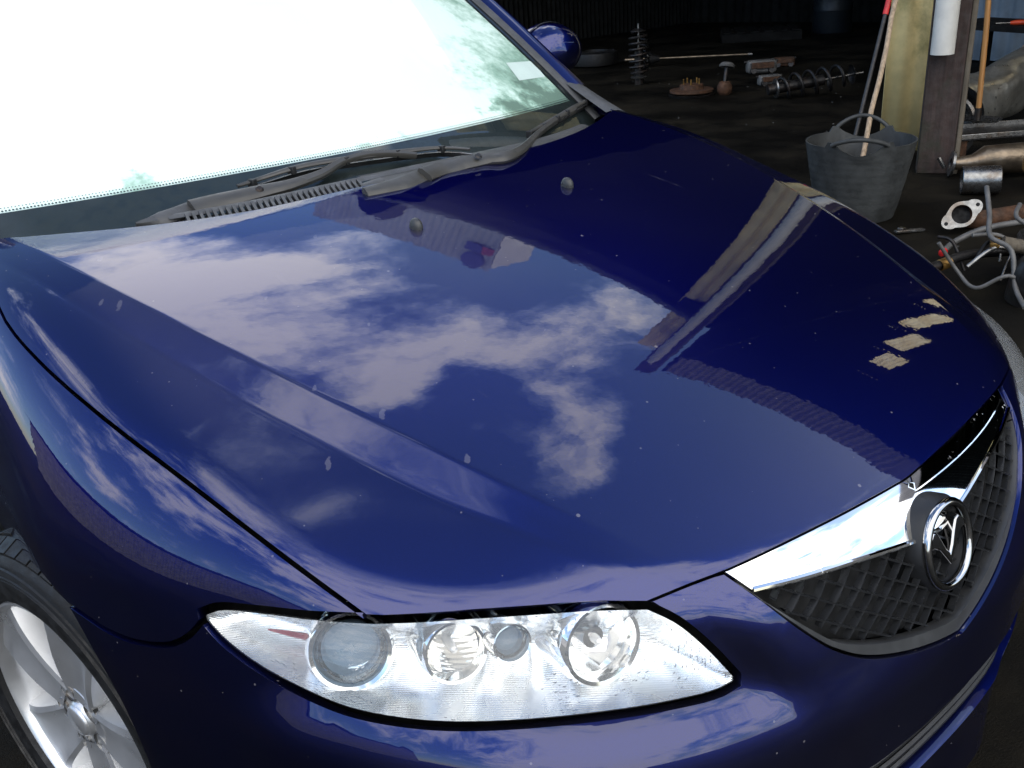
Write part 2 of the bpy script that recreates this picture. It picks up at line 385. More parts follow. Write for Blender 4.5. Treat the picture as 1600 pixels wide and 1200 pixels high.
# ------------------------------------------------------------------ object helpers
def link(o, parent=None):
    COL.objects.link(o)
    if parent is not None: o.parent = parent
    return o
def tag(o, label=None, cat=None, group=None, kind=None):
    for k, v in (('label', label), ('category', cat), ('group', group), ('kind', kind)):
        if v: o[k] = v
    return o
def empty(name, loc=(0, 0, 0), label=None, cat=None, group=None, rz=0.):
    o = bpy.data.objects.new(name, None); o.empty_display_size = .1
    o.location = loc; o.rotation_euler = (0, 0, rz)
    link(o); return tag(o, label, cat, group)
class MB:
    def __init__(s): s.v = []; s.f = []
    def add(s, v, f):
        k = len(s.v); s.v += [tuple(map(float, p)) for p in v]; s.f += [tuple(k + i for i in q) for q in f]; return s
    def box(s, c, d, rot=None):
        v = [Vector(((i & 1) - .5, ((i >> 1) & 1) - .5, ((i >> 2) & 1) - .5)) for i in range(8)]
        v = [Vector((p.x * d[0], p.y * d[1], p.z * d[2])) for p in v]
        if rot is not None: v = [rot @ p for p in v]
        return s.add([p + Vector(c) for p in v], [(0, 2, 3, 1), (4, 5, 7, 6), (0, 1, 5, 4), (2, 6, 7, 3), (0, 4, 6, 2), (1, 3, 7, 5)])
    def tube(s, pts, rad, n=10, caps=True, flat=None):
        pts = [Vector(p) for p in pts]; m = len(pts)
        rad = [rad] * m if isinstance(rad, (int, float)) else rad
        t0 = (pts[1] - pts[0]).normalized(); a = Vector((0, 0, 1)) if abs(t0.z) < .9 else Vector((1, 0, 0))
        nrm = (a - t0 * a.dot(t0)).normalized(); v = []; f = []
        for i, p in enumerate(pts):
            t = (pts[min(i + 1, m - 1)] - pts[max(i - 1, 0)]).normalized()
            nrm = (nrm - t * nrm.dot(t)).normalized(); b = t.cross(nrm)
            for k in range(n):
                w = 2 * math.pi * k / n
                v.append(p + nrm * (math.cos(w) * rad[i] * (flat or 1)) + b * (math.sin(w) * rad[i]))
        for i in range(m - 1):
            for k in range(n):
                k2 = (k + 1) % n; f.append((i * n + k, i * n + k2, (i + 1) * n + k2, (i + 1) * n + k))
        if caps: f += [tuple(range(n))[::-1], tuple((m - 1) * n + k for k in range(n))]
        return s.add(v, f)
    def lathe(s, prof, origin=(0, 0, 0), axis=(0, 0, 1), n=32, xdir=None, sx=1., sy=1.):
        ax = Vector(axis).normalized(); a = Vector(xdir) if xdir is not None else (Vector((1, 0, 0)) if abs(ax.x) < .9 else Vector((0, 1, 0)))
        e1 = (a - ax * a.dot(ax)).normalized(); e2 = ax.cross(e1); o = Vector(origin); v = []; f = []; m = len(prof)
        for (rr, h) in prof:
            for k in range(n):
                w = 2 * math.pi * k / n; v.append(o + ax * h + e1 * (math.cos(w) * rr * sx) + e2 * (math.sin(w) * rr * sy))
        for i in range(m - 1):
            for k in range(n):
                k2 = (k + 1) % n; f.append((i * n + k, i * n + k2, (i + 1) * n + k2, (i + 1) * n + k))
        return s.add(v, f)
    def grid(s, fn, nu, nv):
        v = [fn(i / nu, j / nv) for i in range(nu + 1) for j in range(nv + 1)]
        return s.add(v, [(i * (nv + 1) + j, (i + 1) * (nv + 1) + j, (i + 1) * (nv + 1) + j + 1, i * (nv + 1) + j + 1) for i in range(nu) for j in range(nv)])
    def prism(s, poly, h0, h1, frame):
        """frame(x, y, h) -> point"""
        n = len(poly); v = [frame(x, y, h0) for x, y in poly] + [frame(x, y, h1) for x, y in poly]
        return s.add(v, [tuple(range(n))[::-1], tuple(range(n, 2 * n))] + [(i, (i + 1) % n, n + (i + 1) % n, n + i) for i in range(n)])
    def build(s, name, mat, parent=None, smooth=True, angle=40, bevel=0., fix=True):
        me = bpy.data.meshes.new(name); me.from_pydata(s.v, [], s.f)
        if fix:
            bm = bmesh.new(); bm.from_mesh(me); bmesh.ops.recalc_face_normals(bm, faces=bm.faces); bm.to_mesh(me); bm.free()
        me.materials.append(mat)
        if smooth:
            me.polygons.foreach_set('use_smooth', [True] * len(me.polygons))
            me.set_sharp_from_angle(angle=R(angle))
        o = bpy.data.objects.new(name, me); link(o, parent)
        if bevel:
            b = o.modifiers.new('bevel', 'BEVEL'); b.width = bevel; b.segments = 2; b.limit_method = 'ANGLE'; b.angle_limit = R(35)
        return o
def copy_tree(o, parent=None):
    c = o.copy(); COL.objects.link(c)
    if parent is not None: c.parent = parent
    for ch in list(o.children): copy_tree(ch, c)
    return c
def spline(pts, n=8):
    P = [np.array(p, float) for p in pts]; out = []
    for i in range(len(P) - 1):
        p0 = P[max(i - 1, 0)]; p1, p2 = P[i], P[i + 1]; p3 = P[min(i + 2, len(P) - 1)]
        for k in range(n):
            t = k / n
            out.append(.5 * (2 * p1 + (p2 - p0) * t + (2 * p0 - 5 * p1 + 4 * p2 - p3) * t * t + (3 * p1 - p0 - 3 * p2 + p3) * t ** 3))
    out.append(P[-1]); return out

# ------------------------------------------------------------------ the setting: ground and barn
g = MB()
N = 40
xs = np.sign(np.linspace(-1, 1, N + 1)) * np.abs(np.linspace(-1, 1, N + 1)) ** 3 * 400
g.grid(lambda a, b: (xs[int(round(a * N))], xs[int(round(b * N))], 0), N, N)
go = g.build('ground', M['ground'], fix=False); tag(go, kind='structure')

def corrugated(fn, nu, nv, amp, waves):
    """fn(u,v)->(point, normal); waves along u"""
    m = MB()
    def q(a, b):
        p, n = fn(a, b); return Vector(p) + Vector(n) * (amp * math.sin(a * waves * 2 * math.pi))
    m.grid(q, nu, nv); return m

barn = empty('open_barn', (9, 5, 0), 'dark open-fronted corrugated barn with the car parts on its floor', 'barn')
def bpart(mb, name, mat, **k):
    mb.v = [(x - 9, y - 5, z) for x, y, z in mb.v]
    return mb.build(name, mat, barn, **k)
EX = 4.72
# far side wall and back wall
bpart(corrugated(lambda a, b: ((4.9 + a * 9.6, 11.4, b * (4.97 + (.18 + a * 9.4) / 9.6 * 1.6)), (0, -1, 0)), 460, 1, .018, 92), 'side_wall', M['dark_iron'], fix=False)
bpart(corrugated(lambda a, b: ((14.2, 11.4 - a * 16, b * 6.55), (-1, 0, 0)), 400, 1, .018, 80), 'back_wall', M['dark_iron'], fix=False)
# left roof: level eave along the yard, then the steeper gabled bay to the right
def roofL(a, b): return ((EX + .02 + b * 9.6, 1.30 + a * 10.2, 4.98 + b * 1.6), (0, 0, 1))
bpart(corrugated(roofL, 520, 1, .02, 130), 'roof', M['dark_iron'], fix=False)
RAKE0, RAKE1 = Vector((EX, 1.28, 6.15)), Vector((EX, -3.9, 3.50))
BAYS = [6.62, 6.86, 7.74, 9.16, 11.2, 13.4]
SKY0, SKY1 = BAYS[0], BAYS[-1]
def roofR_z(y): return RAKE0.z + (y - RAKE0.y) * (RAKE0.z - RAKE1.z) / (RAKE0.y - RAKE1.y)
def roofR(y0, y1, x0, x1):
    return lambda a, b: ((x0 + b * (x1 - x0), y0 + a * (y1 - y0), roofR_z(y0 + a * (y1 - y0))), (0, -.4, .92))
W0 = 0.076
def sheet(y0, y1, x0, x1, name, mat):
    n = max(1, round((y1 - y0) / W0)) * 6; m = MB()
    def q(a, b):
        y = y0 + a * (y1 - y0); return (x0 + b * (x1 - x0), y, roofR_z(y) + .016 * math.sin(2 * math.pi * y / W0))
    m.grid(q, n, 1); bpart(m, name, mat, fix=False)
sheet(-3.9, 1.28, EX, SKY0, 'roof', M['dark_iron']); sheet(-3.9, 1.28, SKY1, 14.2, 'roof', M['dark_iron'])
for x0, x1 in zip(BAYS[:-1], BAYS[1:]):
    yc = -.42 + .245 * ((x0 + x1) / 2 - 6.9)
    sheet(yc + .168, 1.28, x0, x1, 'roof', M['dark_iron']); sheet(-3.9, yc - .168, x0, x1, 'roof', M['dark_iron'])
    sheet(yc - .17, yc + .17, x0, x1, 'skylight', M['skylight'])
for x in BAYS:
    m = MB()
    a, b = Vector((x, 1.25, roofR_z(1.25) - .09)), Vector((x, -3.85, roofR_z(-3.85) - .09))
    d = (b - a); rot = d.to_track_quat('Y', 'Z').to_matrix()
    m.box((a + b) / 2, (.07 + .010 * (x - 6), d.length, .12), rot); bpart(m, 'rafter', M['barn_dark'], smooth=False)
for y in (-1.6, -2.7):
    m = MB(); m.box((9.5, y, roofR_z(y) - .05), (9.2, .05, .05)); bpart(m, 'purlin', M['barn_dark'], smooth=False)
bpart(corrugated(lambda a, b: ((EX + .06 + a * 9.5, 1.29, 4.9 + b * 1.28), (0, -1, 0)), 400, 1, .010, 80), 'divider_wall', M['dark_iron'], fix=False)
# weathered cladding band under the rake, and the upright wall above the left roof
bpart(corrugated(lambda a, b: ((EX - .03, 1.2 - a * 5.1, roofR_z(1.2 - a * 5.1) - .02 - b * .42), (-1, 0, 0)), 340, 1, .014, 56), 'gable_cladding', M['fascia_iron'], fix=False)
m = MB(); m.tube([(EX - .06, 1.5, 4.93), (EX - .06, 11.3, 4.93)], .06, 8); bpart(m, 'gutter', M['gutter'])
m = MB(); m.box((EX + .05, 6.4, 4.80), (.10, 9.9, .18)); bpart(m, 'eave_beam', M['barn_dark'], smooth=False)
# right hand back partition wall
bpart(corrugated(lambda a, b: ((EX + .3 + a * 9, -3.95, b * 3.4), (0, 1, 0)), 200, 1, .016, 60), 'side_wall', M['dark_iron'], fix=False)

shed = empty('neighbouring_shed', (-16, 3, 0), 'dark low shed across the yard, seen only mirrored in the wing', 'shed')
def spart(mb, name, mat, **k):
    mb.v = [(x + 16, y - 3, z) for x, y, z in mb.v]; return mb.build(name, mat, shed, **k)
spart(corrugated(lambda a, b: ((-13.6, -9 + a * 25, b * 3.2), (1, 0, 0)), 800, 1, .016, 160), 'front_wall', M['shed_iron'], fix=False)
spart(corrugated(lambda a, b: ((-13.4 - b * 5.5, -9.1 + a * 25.2, 3.15 + b * 1.3), (0, 0, 1)), 800, 1, .016, 160), 'roof', M['dark_iron'], fix=False)
for y_ in (-9, 16): m = MB(); m.box((-16.3, y_, 1.58), (5.3, .1, 3.16)); spart(m, 'end_wall', M['shed_iron'], smooth=False)

# pale upper wall standing behind the eave, with a painted sign at its near end
par = empty('upper_wall', (EX + .35, 7, 5.0), 'pale grey clad upper wall with a small blue and red sign, above the barn eave', 'wall')
def ppart(mb, name, mat, **k):
    mb.v = [(x - EX - .35, y - 7, z - 5.0) for x, y, z in mb.v]; return mb.build(name, mat, par, **k)
yA, yB, zT = 4.95, 9.4, 6.15
ppart(corrugated(lambda a, b: ((EX + .12, yA + a * (yB - yA), 5.04 + b * (zT - 5.04)), (-1, 0, 0)), 240, 1, .008, 30), 'cladding', M['pale_iron'], fix=False)
m = MB(); m.box((EX + .45, (yA + yB) / 2, 5.58), (.6, yB - yA - .02, 1.06)); ppart(m, 'wall_core', M['pale_iron'], smooth=False)
m = MB(); m.box((EX + .10, yA + .42, 5.66), (.02, .34, .20)); ppart(m, 'blue_panel', M['sign_blue'], smooth=False)
m = MB(); m.box((EX + .10, yA + .14, 5.66), (.02, .20, .18)); ppart(m, 'red_panel', M['sign_red'], smooth=False)
m = MB(); m.lathe([(0, 0), (.2, 0), (.2, .02), (0, .02)], (EX + .105, yA + .35, 6.0), (-1, 0, 0), 20, sx=1.2); ppart(m, 'round_panel', M['sign_blue'])
m = MB(); m.lathe([(0, 0), (.62, 0), (.62, .02), (0, .02)], (EX + .10, 7.6, 5.05), (-1, 0, 0), 28); ppart(m, 'arched_opening', M['void'])

# timber post, its edge batten
post = empty('timber_post', (4.58, 1.385, 0), 'dark brown timber post behind the grey tub, white pipe on its face', 'post')
rzp = R(-62)
post.rotation_euler = (0, 0, R(30))
m = MB(); m.box((0, .035, 3.1), (.13, .20, 6.2)); m.build('post_shaft', M['post_wood'], post, bevel=.006)
m = MB(); m.box((-.005, -.0805, 3.1), (.12, .030, 6.2)); m.build('edge_batten', M['pale_wood'], post, bevel=.004)
pipe = MB(); pipe.lathe([(.05, 0), (.064, 0), (.064, 5.1), (.05, 5.1), (.05, 0)], (0, 0, 0), (0, 0, 1), 24)
po = pipe.build('drain_pipe', M['white_pipe']); po.location = (4.42, 1.372, .70); tag(po, 'white plastic drain pipe running down the front of the brown timber post', 'pipe')
ys = empty('yellow_cladding', (4.78, 1.76, 0), 'upright yellowed corrugated sheet beside the brown timber post, algae stained at its foot', 'cladding')
ys.rotation_euler = (0, 0, R(30))
m = corrugated(lambda a, b: ((0, -.135 + a * .27, .06 + b * 5.9), (-1, 0, 0)), 60, 6, .012, 2.0)
o = m.build('sheet', M['yellow_sheet'], ys, fix=False)
sm = o.modifiers.new('thick', 'SOLIDIFY'); sm.thickness = .006

def _poly(ys,zs,deg):
    return np.poly1d(np.polyfit(ys,zs,deg))
ZC=_poly([-.95,-.87,-.8,-.63,-.4,-.2,-.03,.2,.4,.6],[.672,.716,.752,.822,.885,.928,.957,.985,1.003,1.015],5)
XA=_poly([.426,.204,-.074,-.248,-.436,-.57,-.686,-.773,-.827],[.725,.693,.645,.592,.542,.488,.432,.395,.371],3)
XB=_poly([.324,.05,-.191,-.337,-.51,-.631,-.726,-.82],[.765,.716,.655,.616,.557,.508,.455,.405],3)
XG=_poly([.336,.192,.038,-.144,-.366,-.54,-.656,-.8],[.80,.795,.787,.77,.736,.706,.682,.64],3)
def sstep(t):
    t=np.clip(t,0,1); return t*t*t*(t*(6*t-15)+10)
def softpos(d,r):   # smooth max(d,0)
    return np.where(d<-r,0,np.where(d>r,d,(d+r)**2/(4*r)))
def H(x,y):
    ax=np.sqrt(x*x+1e-6); yy=np.clip(y,-1.0,.62)
    k=.045-.040*sstep((yy+.95)/1.25)
    z=ZC(yy)-k*(ax/.7)**2
    xa,xb,xg=XA(yy),XB(yy),XG(yy)
    fr=sstep((yy+.86)/.35)*(1-.6*sstep((yy+.3)/.7))
    w=np.maximum(xb-xa,.02)
    z=z-.023*fr*(softpos(ax-xa,.004)-softpos(ax-xa-w,.005))/w
    wf=sstep((yy+.62)/.45)
    z=z-(.15-.05*wf)*softpos(ax-xb,.012)*(.25+.75*fr+2.1*(1-sstep((yy+.88)/.42))+1.4*np.exp(-((yy+.05)/.21)**2))
    d=softpos(ax-xg,.02)
    z=z-(.18+.10*wf)*d-(2.0-.6*wf)*d*d
    return z
def smax(a,b,k):
    h=np.clip(.5+.5*(a-b)/k,0,1)
    return b+(a-b)*h+k*h*(1-h)
def smin(a,b,k): return -smax(-a,-b,k)
def plan(x,y,W,L,n):
    """approx signed distance to the superellipse plan outline (y<0 half, straight sides behind)"""
    ax=np.sqrt(x*x+1e-8); q=np.maximum(-y,0)
    rho=((ax/W)**n+(q/L)**n+1e-12)**(1/n)
    return (rho-1)/np.maximum(rho,1e-6)*np.hypot(ax,q)*np.where(q>0,1,1)
def F(P):
    x,y,z=P[...,0],P[...,1],P[...,2]
    top=(z-H(x,y))*.93
    # upper body: sides lean in above z=.55
    insf=.035*np.clip((z-.46)/.22,0,None)**1.5+.10*np.clip((z-.68)/.3,0,None)**2
    inss=.03*np.clip((z-.5)/.35,0,None)**2
    w=sstep((-y-.1)/.5)
    inss=inss-.012*np.exp(-((np.hypot(y,z-.31)-.37)/.07)**2)*(z<2)
    s1=plan(x,y,.888,.945,2.35)+insf*w+inss*(1-w)
    up=smax(top,s1,.035+.075*sstep((y+.60)/.45))
    # bumper volume
    insb=.10*np.clip((.40-z)/.25,0,1)**2
    s0=plan(x,y,.892,.972,2.35)+insb
    ztop=.585+.05*sstep((np.abs(x)-.45)/.35)
    bump=smax(s0,(z-ztop)*.95,.09)
    # the bumper bulge fades out behind the headlamp
    bump=bump+.05*sstep((y+.62)/.25)
    # nose: raised surround of the radiator grille
    hw=.40-.15*np.clip((.72-z)/.24,0,1.2)
    sn=plan(x,y,.93,.968,2.3)+.20*np.clip(z-.50,0,None)+.5*np.clip(z-.60,0,None)**1.3*.6
    nose=smax(smax(sn,top+.018,.02),(np.sqrt(x*x+1e-6)-hw)*.8,.05)
    f=smin(up,bump,.025)
    f=smin(f,nose,.018)
    return f
def grad(P,e=8e-4):
    P=np.asarray(P,float); g=np.empty_like(P)
    for i in range(3):
        d=np.zeros(3); d[i]=e
        g[...,i]=F(P+d)-F(P-d)
    return g/np.linalg.norm(g,axis=-1,keepdims=True)
def march(o,d,t0=.2,t1=6.,n=700):
    """first hit of rays o+t d with the body (o outside); arrays"""
    o=np.atleast_2d(o); d=np.atleast_2d(d); o=np.broadcast_to(o,d.shape)
    ts=np.linspace(t0,t1,n); out=np.full(d.shape,np.nan)
    prev=F(o+ts[0]*d); found=np.zeros(len(d),bool); lo=np.zeros(len(d)); hi=np.zeros(len(d))
    for a,b in zip(ts[:-1],ts[1:]):
        cur=F(o+b*d); m=(~found)&(prev>0)&(cur<=0); lo[m]=a; hi[m]=b; found|=m; prev=cur
    for _ in range(40):
        mid=(lo+hi)/2; v=F(o+mid[:,None]*d)>0
        lo=np.where(v,mid,lo); hi=np.where(v,hi,mid)
    out[found]=(o+hi[:,None]*d)[found]
    return out

DATA = {"hood_rear":[[0.0,0.1926,0.9845],[-0.0372,0.1917,0.9844],[-0.0787,0.1914,0.9843],[-0.1075,0.1922,0.9843],[-0.1356,0.1936,0.9844],[-0.1633,0.1946,0.9844],[-0.1955,0.1951,0.9843],[-0.2272,0.1953,0.9842],[-0.2581,0.196,0.9841],[-0.2882,0.1969,0.984],[-0.3175,0.1982,0.984],[-0.3456,0.2009,0.9841],[-0.3686,0.2045,0.9843],[-0.391,0.2089,0.9846],[-0.4128,0.2139,0.9849],[-0.4342,0.2194,0.9853],[-0.4552,0.2254,0.9857],[-0.4756,0.2318,0.9862],[-0.4957,0.2388,0.9867],[-0.5154,0.2463,0.9872],[-0.5348,0.2542,0.9878],[-0.5539,0.2624,0.9884],[-0.5727,0.2712,0.989],[-0.5911,0.2804,0.9896],[-0.6094,0.2901,0.9903],[-0.6275,0.2999,0.9909],[-0.6456,0.3096,0.9916],[-0.6665,0.321,0.9923],[-0.6873,0.3326,0.993],[-0.708,0.3441,0.9936],[-0.7359,0.3732,0.9919]],
"hood_gap":[[-0.7359,0.3732,0.9919],[-0.7673,0.3009,0.9731],[-0.7812,0.2453,0.9607],[-0.7905,0.1954,0.9478],[-0.7962,0.1575,0.9367],[-0.7992,0.1211,0.9263],[-0.7993,0.0781,0.9156],[-0.7973,0.0368,0.906],[-0.7942,-0.0024,0.8972],[-0.7916,-0.0315,0.8907],[-0.7885,-0.0598,0.8847],[-0.7852,-0.0874,0.8791],[-0.7818,-0.1144,0.8738],[-0.7782,-0.1406,0.8687],[-0.7746,-0.166,0.8636],[-0.7707,-0.1916,0.8584],[-0.7666,-0.2163,0.8533],[-0.7625,-0.24,0.8483],[-0.7582,-0.2629,0.8433],[-0.7538,-0.2849,0.8382],[-0.7494,-0.3062,0.8331],[-0.745,-0.3268,0.8279],[-0.7406,-0.3468,0.8227],[-0.7363,-0.3662,0.8174],[-0.7321,-0.3852,0.812],[-0.7279,-0.4036,0.8066],[-0.7237,-0.4215,0.8012],[-0.7195,-0.4391,0.7957],[-0.7153,-0.4562,0.7903],[-0.7111,-0.4728,0.7848],[-0.7068,-0.489,0.7792],[-0.7024,-0.5047,0.7735],[-0.698,-0.5199,0.7677],[-0.6932,-0.5351,0.7616],[-0.6884,-0.5498,0.7555],[-0.6835,-0.5642,0.7492],[-0.6785,-0.5783,0.7429],[-0.6734,-0.592,0.7365],[-0.6683,-0.6054,0.7299],[-0.6632,-0.6184,0.7232]],
"hood_lamp":[[-0.6597,-0.6231,0.7222],[-0.6494,-0.633,0.7228],[-0.6391,-0.6427,0.7232],[-0.6287,-0.6521,0.7235],[-0.6182,-0.6614,0.7237],[-0.6075,-0.6704,0.724],[-0.5968,-0.6793,0.7243],[-0.586,-0.6881,0.7245],[-0.5752,-0.6968,0.7246],[-0.5631,-0.7067,0.7247],[-0.5509,-0.7164,0.7246],[-0.5387,-0.7261,0.7244],[-0.5264,-0.7357,0.7242],[-0.513,-0.7459,0.724],[-0.4994,-0.7559,0.7237],[-0.4858,-0.7659,0.7232],[-0.4722,-0.776,0.7223],[-0.4607,-0.7846,0.7211],[-0.4492,-0.7934,0.7195],[-0.4375,-0.802,0.7176],[-0.4256,-0.8104,0.7155]],
"hood_front":[[-0.4256,-0.8104,0.7155],[-0.413,-0.8153,0.7175],[-0.3999,-0.8198,0.7191],[-0.3861,-0.8238,0.7201],[-0.3719,-0.8277,0.7207],[-0.3582,-0.8313,0.7208],[-0.3441,-0.8349,0.7205],[-0.3297,-0.8382,0.7204],[-0.3163,-0.8409,0.7205],[-0.3027,-0.8433,0.7205],[-0.2888,-0.8457,0.7205],[-0.2746,-0.8479,0.7205],[-0.2601,-0.85,0.7205],[-0.2453,-0.852,0.7204],[-0.2302,-0.8539,0.7202],[-0.2148,-0.8558,0.72],[-0.1991,-0.8577,0.7197],[-0.1811,-0.8598,0.7194],[-0.1627,-0.8618,0.719],[-0.1439,-0.8637,0.7185],[-0.1247,-0.8655,0.718],[-0.1049,-0.8672,0.7175],[-0.0857,-0.8687,0.717],[-0.0659,-0.8702,0.7165],[-0.0457,-0.8715,0.7159],[-0.0249,-0.8727,0.7153],[-0.0026,-0.8738,0.7146],[0.0,-0.8748,0.7139]],
"lamp_top":[[-0.4248,-0.8134,0.7124],[-0.4375,-0.8047,0.7145],[-0.4499,-0.7958,0.7164],[-0.4621,-0.7869,0.718],[-0.4742,-0.7779,0.7193],[-0.4878,-0.7678,0.7203],[-0.5013,-0.7578,0.721],[-0.5148,-0.7477,0.7215],[-0.5281,-0.7375,0.7218],[-0.5404,-0.7279,0.7221],[-0.5526,-0.7182,0.7222],[-0.5647,-0.7084,0.7223],[-0.5769,-0.6986,0.7223],[-0.5876,-0.6899,0.7221],[-0.5984,-0.6811,0.7219],[-0.6091,-0.6721,0.7216],[-0.6197,-0.6631,0.7213],[-0.6302,-0.6538,0.7209],[-0.6405,-0.6443,0.7206],[-0.6508,-0.6345,0.7201],[-0.6611,-0.6246,0.7195]],
"lamp_fender":[[-0.6611,-0.6246,0.7195],[-0.6671,-0.6179,0.7196],[-0.6731,-0.6111,0.7196],[-0.6791,-0.6042,0.7195],[-0.6851,-0.5971,0.7194],[-0.691,-0.5899,0.7191],[-0.6969,-0.5825,0.7188],[-0.7026,-0.5748,0.7184],[-0.7083,-0.567,0.7179],[-0.7143,-0.5583,0.7175],[-0.7202,-0.5493,0.7172],[-0.7261,-0.5402,0.7168],[-0.7319,-0.5308,0.7163],[-0.7377,-0.5212,0.7156],[-0.7436,-0.5114,0.7146],[-0.7494,-0.5017,0.7137],[-0.7551,-0.4917,0.7128],[-0.7609,-0.4817,0.7117],[-0.7668,-0.4715,0.7098],[-0.7731,-0.4612,0.7067],[-0.7849,-0.4434,0.6961],[-0.7863,-0.4464,0.6847]],
"lamp_low":[[-0.7863,-0.4464,0.6847],[-0.7835,-0.4566,0.6757],[-0.7802,-0.4673,0.6673],[-0.7767,-0.4773,0.6611],[-0.7728,-0.4877,0.6555],[-0.7686,-0.4982,0.6503],[-0.7642,-0.5089,0.6456],[-0.7595,-0.5196,0.6412],[-0.7546,-0.5305,0.6373],[-0.7496,-0.5418,0.634],[-0.7447,-0.5535,0.6314],[-0.7398,-0.5653,0.6292],[-0.7352,-0.5759,0.6274],[-0.7306,-0.5861,0.6254],[-0.7258,-0.5961,0.6235],[-0.7207,-0.6057,0.6215],[-0.7155,-0.6151,0.6196],[-0.7099,-0.6242,0.6178],[-0.7033,-0.6341,0.6162],[-0.6964,-0.6439,0.6147],[-0.6893,-0.6533,0.6135],[-0.6819,-0.6625,0.6123],[-0.6744,-0.6714,0.6112],[-0.6669,-0.6799,0.6101],[-0.6593,-0.6882,0.6091],[-0.6514,-0.6963,0.6081],[-0.6434,-0.7041,0.6073],[-0.6352,-0.7118,0.6065],[-0.6279,-0.7185,0.6059],[-0.6204,-0.725,0.6053],[-0.6128,-0.7314,0.6048],[-0.6052,-0.7377,0.6043],[-0.5974,-0.7439,0.6039],[-0.5896,-0.7501,0.6035],[-0.5818,-0.7561,0.6031],[-0.5737,-0.7622,0.6026],[-0.5656,-0.7682,0.6022],[-0.5574,-0.7741,0.6019],[-0.5492,-0.7799,0.6015],[-0.5409,-0.7857,0.6011],[-0.5325,-0.7914,0.6007],[-0.524,-0.797,0.6003],[-0.5154,-0.8026,0.5999],[-0.5067,-0.8081,0.5994],[-0.4976,-0.8137,0.5989],[-0.4883,-0.8193,0.5984],[-0.4789,-0.8248,0.5978],[-0.4694,-0.8302,0.5972],[-0.4597,-0.8355,0.5966],[-0.45,-0.8407,0.596],[-0.44,-0.8458,0.5954],[-0.43,-0.8508,0.5949],[-0.4188,-0.8561,0.5942],[-0.4074,-0.8614,0.5935],[-0.3958,-0.8665,0.5928],[-0.384,-0.8712,0.5926],[-0.372,-0.8755,0.593],[-0.3518,-0.8811,0.5966],[-0.349,-0.8785,0.6081]],
"lamp_in":[[-0.349,-0.8785,0.6081],[-0.3558,-0.8736,0.62],[-0.3623,-0.8688,0.6317],[-0.3688,-0.8639,0.6431],[-0.3755,-0.8588,0.6541],[-0.3824,-0.8536,0.6648],[-0.3893,-0.8482,0.6751],[-0.3962,-0.8425,0.6847],[-0.4029,-0.8362,0.693],[-0.4102,-0.8289,0.7003],[-0.4177,-0.8213,0.7066],[-0.4248,-0.8134,0.7124]],
"seam":[[-0.7863,-0.4464,0.6847],[-0.7923,-0.439,0.6736],[-0.7986,-0.4303,0.6627],[-0.8064,-0.4177,0.6512],[-0.8145,-0.4029,0.6414],[-0.8212,-0.3887,0.6352],[-0.8277,-0.3739,0.6305],[-0.834,-0.3587,0.6268],[-0.8401,-0.3434,0.6238],[-0.8452,-0.3301,0.622],[-0.85,-0.3172,0.6211],[-0.8547,-0.3044,0.6211],[-0.8591,-0.2918,0.6216],[-0.8644,-0.2755,0.6233],[-0.8693,-0.2594,0.626],[-0.8741,-0.2425,0.6284],[-0.8786,-0.225,0.6298],[-0.8829,-0.2055,0.6303]],
"arch_low":[[-0.8829,-0.2055,0.6303],[-0.882,-0.2151,0.621],[-0.881,-0.2241,0.6115],[-0.8799,-0.2328,0.6018],[-0.8789,-0.2411,0.5919],[-0.8777,-0.2491,0.5817],[-0.8766,-0.2568,0.5715],[-0.8753,-0.265,0.5605],[-0.8739,-0.2732,0.5496],[-0.8725,-0.2811,0.5384],[-0.8712,-0.2884,0.5268],[-0.87,-0.2948,0.5145],[-0.869,-0.3,0.5023],[-0.8681,-0.3046,0.4896],[-0.8673,-0.3086,0.4764],[-0.8665,-0.3119,0.4625],[-0.8656,-0.314,0.4475],[-0.8649,-0.3157,0.432],[-0.8642,-0.3167,0.4145],[-0.8637,-0.3171,0.3962],[-0.8632,-0.3171,0.3774],[-0.8629,-0.3173,0.3586],[-0.8626,-0.3181,0.3401]],
"arch_high":[[-0.8829,-0.2055,0.6303],[-0.887,-0.1772,0.6369],[-0.8888,-0.1601,0.6403],[-0.8903,-0.141,0.6428],[-0.8915,-0.1168,0.6425],[-0.8915,-0.0725,0.6326],[-0.8893,-0.0013,0.6086],[-0.889,0.0545,0.5942],[-0.8899,0.0942,0.5897],[-0.8915,0.1173,0.5973],[-0.8933,0.1316,0.6098]],
"grille_side":[[-0.3307,-0.8391,0.7196],[-0.327,-0.8457,0.7147],[-0.323,-0.8523,0.7096],[-0.3189,-0.8587,0.7043],[-0.3148,-0.865,0.6989],[-0.3105,-0.8712,0.6933],[-0.3057,-0.8775,0.687],[-0.3008,-0.8836,0.6803],[-0.2955,-0.8894,0.6731],[-0.2897,-0.895,0.6656],[-0.2834,-0.9003,0.6576],[-0.2762,-0.9053,0.6491],[-0.2684,-0.9101,0.6404],[-0.2606,-0.9148,0.6317],[-0.2524,-0.9195,0.623],[-0.2435,-0.924,0.6142],[-0.2337,-0.9285,0.6057],[-0.2237,-0.9323,0.598],[-0.2129,-0.936,0.5903],[-0.2018,-0.9397,0.5833],[-0.1901,-0.9432,0.5769],[-0.1773,-0.9469,0.571],[-0.164,-0.9503,0.5656],[-0.1503,-0.9535,0.5606],[-0.136,-0.9566,0.5558],[-0.1214,-0.9595,0.551],[-0.1061,-0.9621,0.5463],[-0.0901,-0.9645,0.5417],[-0.0736,-0.9666,0.5372],[-0.0564,-0.9684,0.5326],[-0.0395,-0.9698,0.5285],[-0.0221,-0.9709,0.5246],[0.0,-0.9718,0.5203]],
